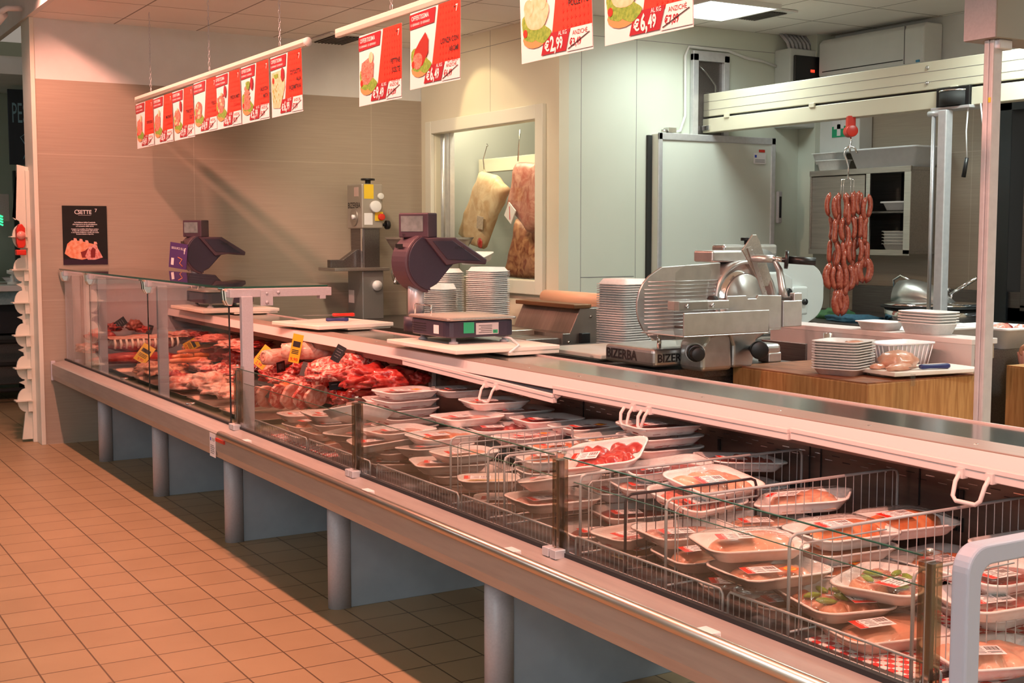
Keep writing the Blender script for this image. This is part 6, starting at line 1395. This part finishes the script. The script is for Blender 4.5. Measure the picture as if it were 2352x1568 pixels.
# ---- meat hanging in the cold room
t = thing('cold_room_rail', 'cream hanging rail inside the cold room window', 'overhead rail', (-8.4, 5.34, 0)); MB().box(-1.0, .9, -.03, .03, 2.01, 2.12).build('profile', MATS['cream_profile'], t, .004); MB().box(.36, .46, -.1, .1, 2.12, 2.74).build('hanger', steel_d, t)
t = thing('room_evaporator', 'grey evaporator with small chrome fittings in the cold room top', 'evaporator', (-8.0, 5.75, 2.35)); MB().box(-.1, .3, -.1, .3, 0, .38).build('case', steel_d, t); MB().cyl((-.02, -.12, .02), (-.02, -.1, .02), .02).build('valve', chrome, t); MB().cyl((.08, -.12, .02), (.08, -.1, .02), .02).build('valve', chrome, t)
def carc(px0, poly, y, th, mt, lab, name, rz=0):
    pts = [at(px, py, Y=y) for px, py in poly]; cx = sum(p.x for p in pts)/len(pts); cz = sum(p.z for p in pts)/len(pts)
    # rounded slab of meat: several inset outlines through its thickness, with surface noise
    rings = []
    N = 40; per = []
    for i in range(N):
        u = i/N*len(pts); a = pts[int(u)]; b = pts[(int(u)+1) % len(pts)]; f_ = u-int(u); per.append((a.x+(b.x-a.x)*f_-cx, a.z+(b.z-a.z)*f_-cz))
    for dy, k in ((-th*.5, .35), (-th*.48, .6), (-th*.42, .8), (-th*.25, .95), (0, 1), (th*.25, .95), (th*.42, .8), (th*.5, .4)):
        rings.append([(x*k, dy+.018*noise.noise(Vector((x*k*9, dy*3, z*k*9))), z*k) for x, z in per])
    t = thing(name, lab, 'meat', (cx, y, cz), 0, 'meat hanging in the cold room')
    MB().rings(rings, 0).build('meat', mt, t); return t
t = carc(0, [(1107, 393), (1140, 402), (1168, 432), (1150, 470), (1128, 520), (1112, 572), (1085, 562), (1057, 540), (1072, 490), (1090, 440)], 5.06, .13, aged, 'aged pale beef flank hanging tilted behind the window', 'hanging_beef_flank')
MB().box(-.05, .04, -.085, -.078, -.10, .0).build('stamp', mat('stamp_ink', (.42, .34, .28), .6, 0, (.58, .47, .36), 60), t, M=TR(.10, 0, -.05, ry=.15)); MB().blob(.035, .012, .04, 3, .3, 2, 0, TR(.07, -.072, -.26)).build('red_patch', red_meat, t)
MB().tube([(.02, 0, .30), (.0, 0, .4), (.06, 0, .52), (.07, 0, .50)], .006, 6).build('hook', chrome, t)
t = carc(0, [(1192, 372), (1212, 372), (1245, 375), (1250, 520), (1222, 535), (1195, 500), (1172, 480), (1182, 430)], 5.10, .15, dark_meat if False else mat('aged_pink', (.38, .10, .07), .5, 0, (.58, .30, .22), 10, bump=.6, bscale=25, dist=2), 'dark pink aged forequarter hanging at the right of the window', 'hanging_forequarter')
MB().tube([(-.12, 0, .26), (-.10, 0, .42), (-.09, 0, .50)], .006, 6).build('hook', chrome, t)
t = carc(0, [(1190, 500), (1212, 520), (1250, 515), (1252, 640), (1205, 640), (1165, 635), (1172, 590), (1185, 540)], 5.27, .12, aged_red, 'orange brown aged rib section hanging lowest in the window', 'hanging_rib_section')
MB().box(-.06, .06, -.004, .004, -.06, .06).build('white_tag', paper, t, M=TR(.24, -.27, .28, ry=.6))
m = MB(); m.box(-.05, .05, -.0055, -.004, -.004, .004); m.build('red_stroke', redp, t, M=TR(.24, -.27, .28, ry=1.5))
# ---- person: bare forearm and hand holding a bacon slice (only part in view)
t = thing('person', "person's bare forearm and hand holding a slice of pale bacon at the right edge", 'person', (-3.86, 5.22, .97))
skel = [(.62, .34, .18), (.45, .22, .10), (.30, .12, .05), (.16, .05, .02), (.09, .02, .008), (.03, .0, .0)]
rad = [.050, .050, .045, .036, .030, .038]
me = bpy.data.meshes.new('arm_and_hand'); V = list(skel); Eg = [(i, i+1) for i in range(len(skel)-1)]; Rr = list(rad)
def fing(base, chain, rads):
    p_ = base
    for c, r in zip(chain, rads): V.append(c); Rr.append(r); Eg.append((p_, len(V)-1)); p_ = len(V)-1
fing(5, [(-.03, -.030, .012), (-.065, -.045, -.005), (-.075, -.045, -.03), (-.062, -.040, -.045)], [.011, .0095, .009, .008])
fing(5, [(-.035, -.010, .016), (-.075, -.022, -.002), (-.086, -.024, -.03), (-.07, -.022, -.048)], [.011, .0095, .009, .008])
fing(5, [(-.03, .012, .014), (-.072, .002, -.004), (-.082, .0, -.032), (-.066, .0, -.047)], [.011, .0095, .009, .008])
fing(5, [(-.02, .032, .008), (-.058, .026, -.01), (-.066, .022, -.032), (-.054, .02, -.042)], [.010, .0085, .008, .007])
fing(4, [(.03, -.045, -.005), (-.01, -.058, -.022), (-.04, -.052, -.036)], [.014, .011, .0095])
me.from_pydata(V, Eg, []); me.materials.append(skin); o = bpy.data.objects.new('arm_and_hand', me); COL.objects.link(o); o.parent = t
sk = o.modifiers.new('skin', 'SKIN'); sv = me.skin_vertices[0].data
for i, r in enumerate(Rr): sv[i].radius = (r, r)
sv[3].use_root = True; sk.use_smooth_shade = True
ss = o.modifiers.new('sub', 'SUBSURF'); ss.levels = 2; ss.render_levels = 2
MB().tube([(.50, .255, .12), (.66, .37, .20), (.85, .48, .36)], [.062, .072, .085], 16).build('sleeve', white, t)
m = MB(); v = []
for j in range(9):
    for i in range(5): u = i/4; w_ = j/8; v.append((-.05+.075*(u-.5)+.02*w_, -.05+.012*math.sin(u*6+w_*3), -.03-.17*w_+.01*math.sin(u*4)))
f = [(j*5+i, j*5+i+1, (j+1)*5+i+1, (j+1)*5+i) for j in range(8) for i in range(4)]
m.add(v, f, 0, True); o = m.build('bacon', mat('bacon', (.78, .50, .42), .35, 0, (.66, .25, .18), 5, stretch=(9, 1, 1), coat=.4)); o.parent = None; o.location = (-3.86, 5.22, .97); so = o.modifiers.new('thick', 'SOLIDIFY'); so.thickness = .004
o.name = 'bacon_slice'; tag(o, 'slice of pale streaky bacon hanging from the hand at the right edge', 'bacon')
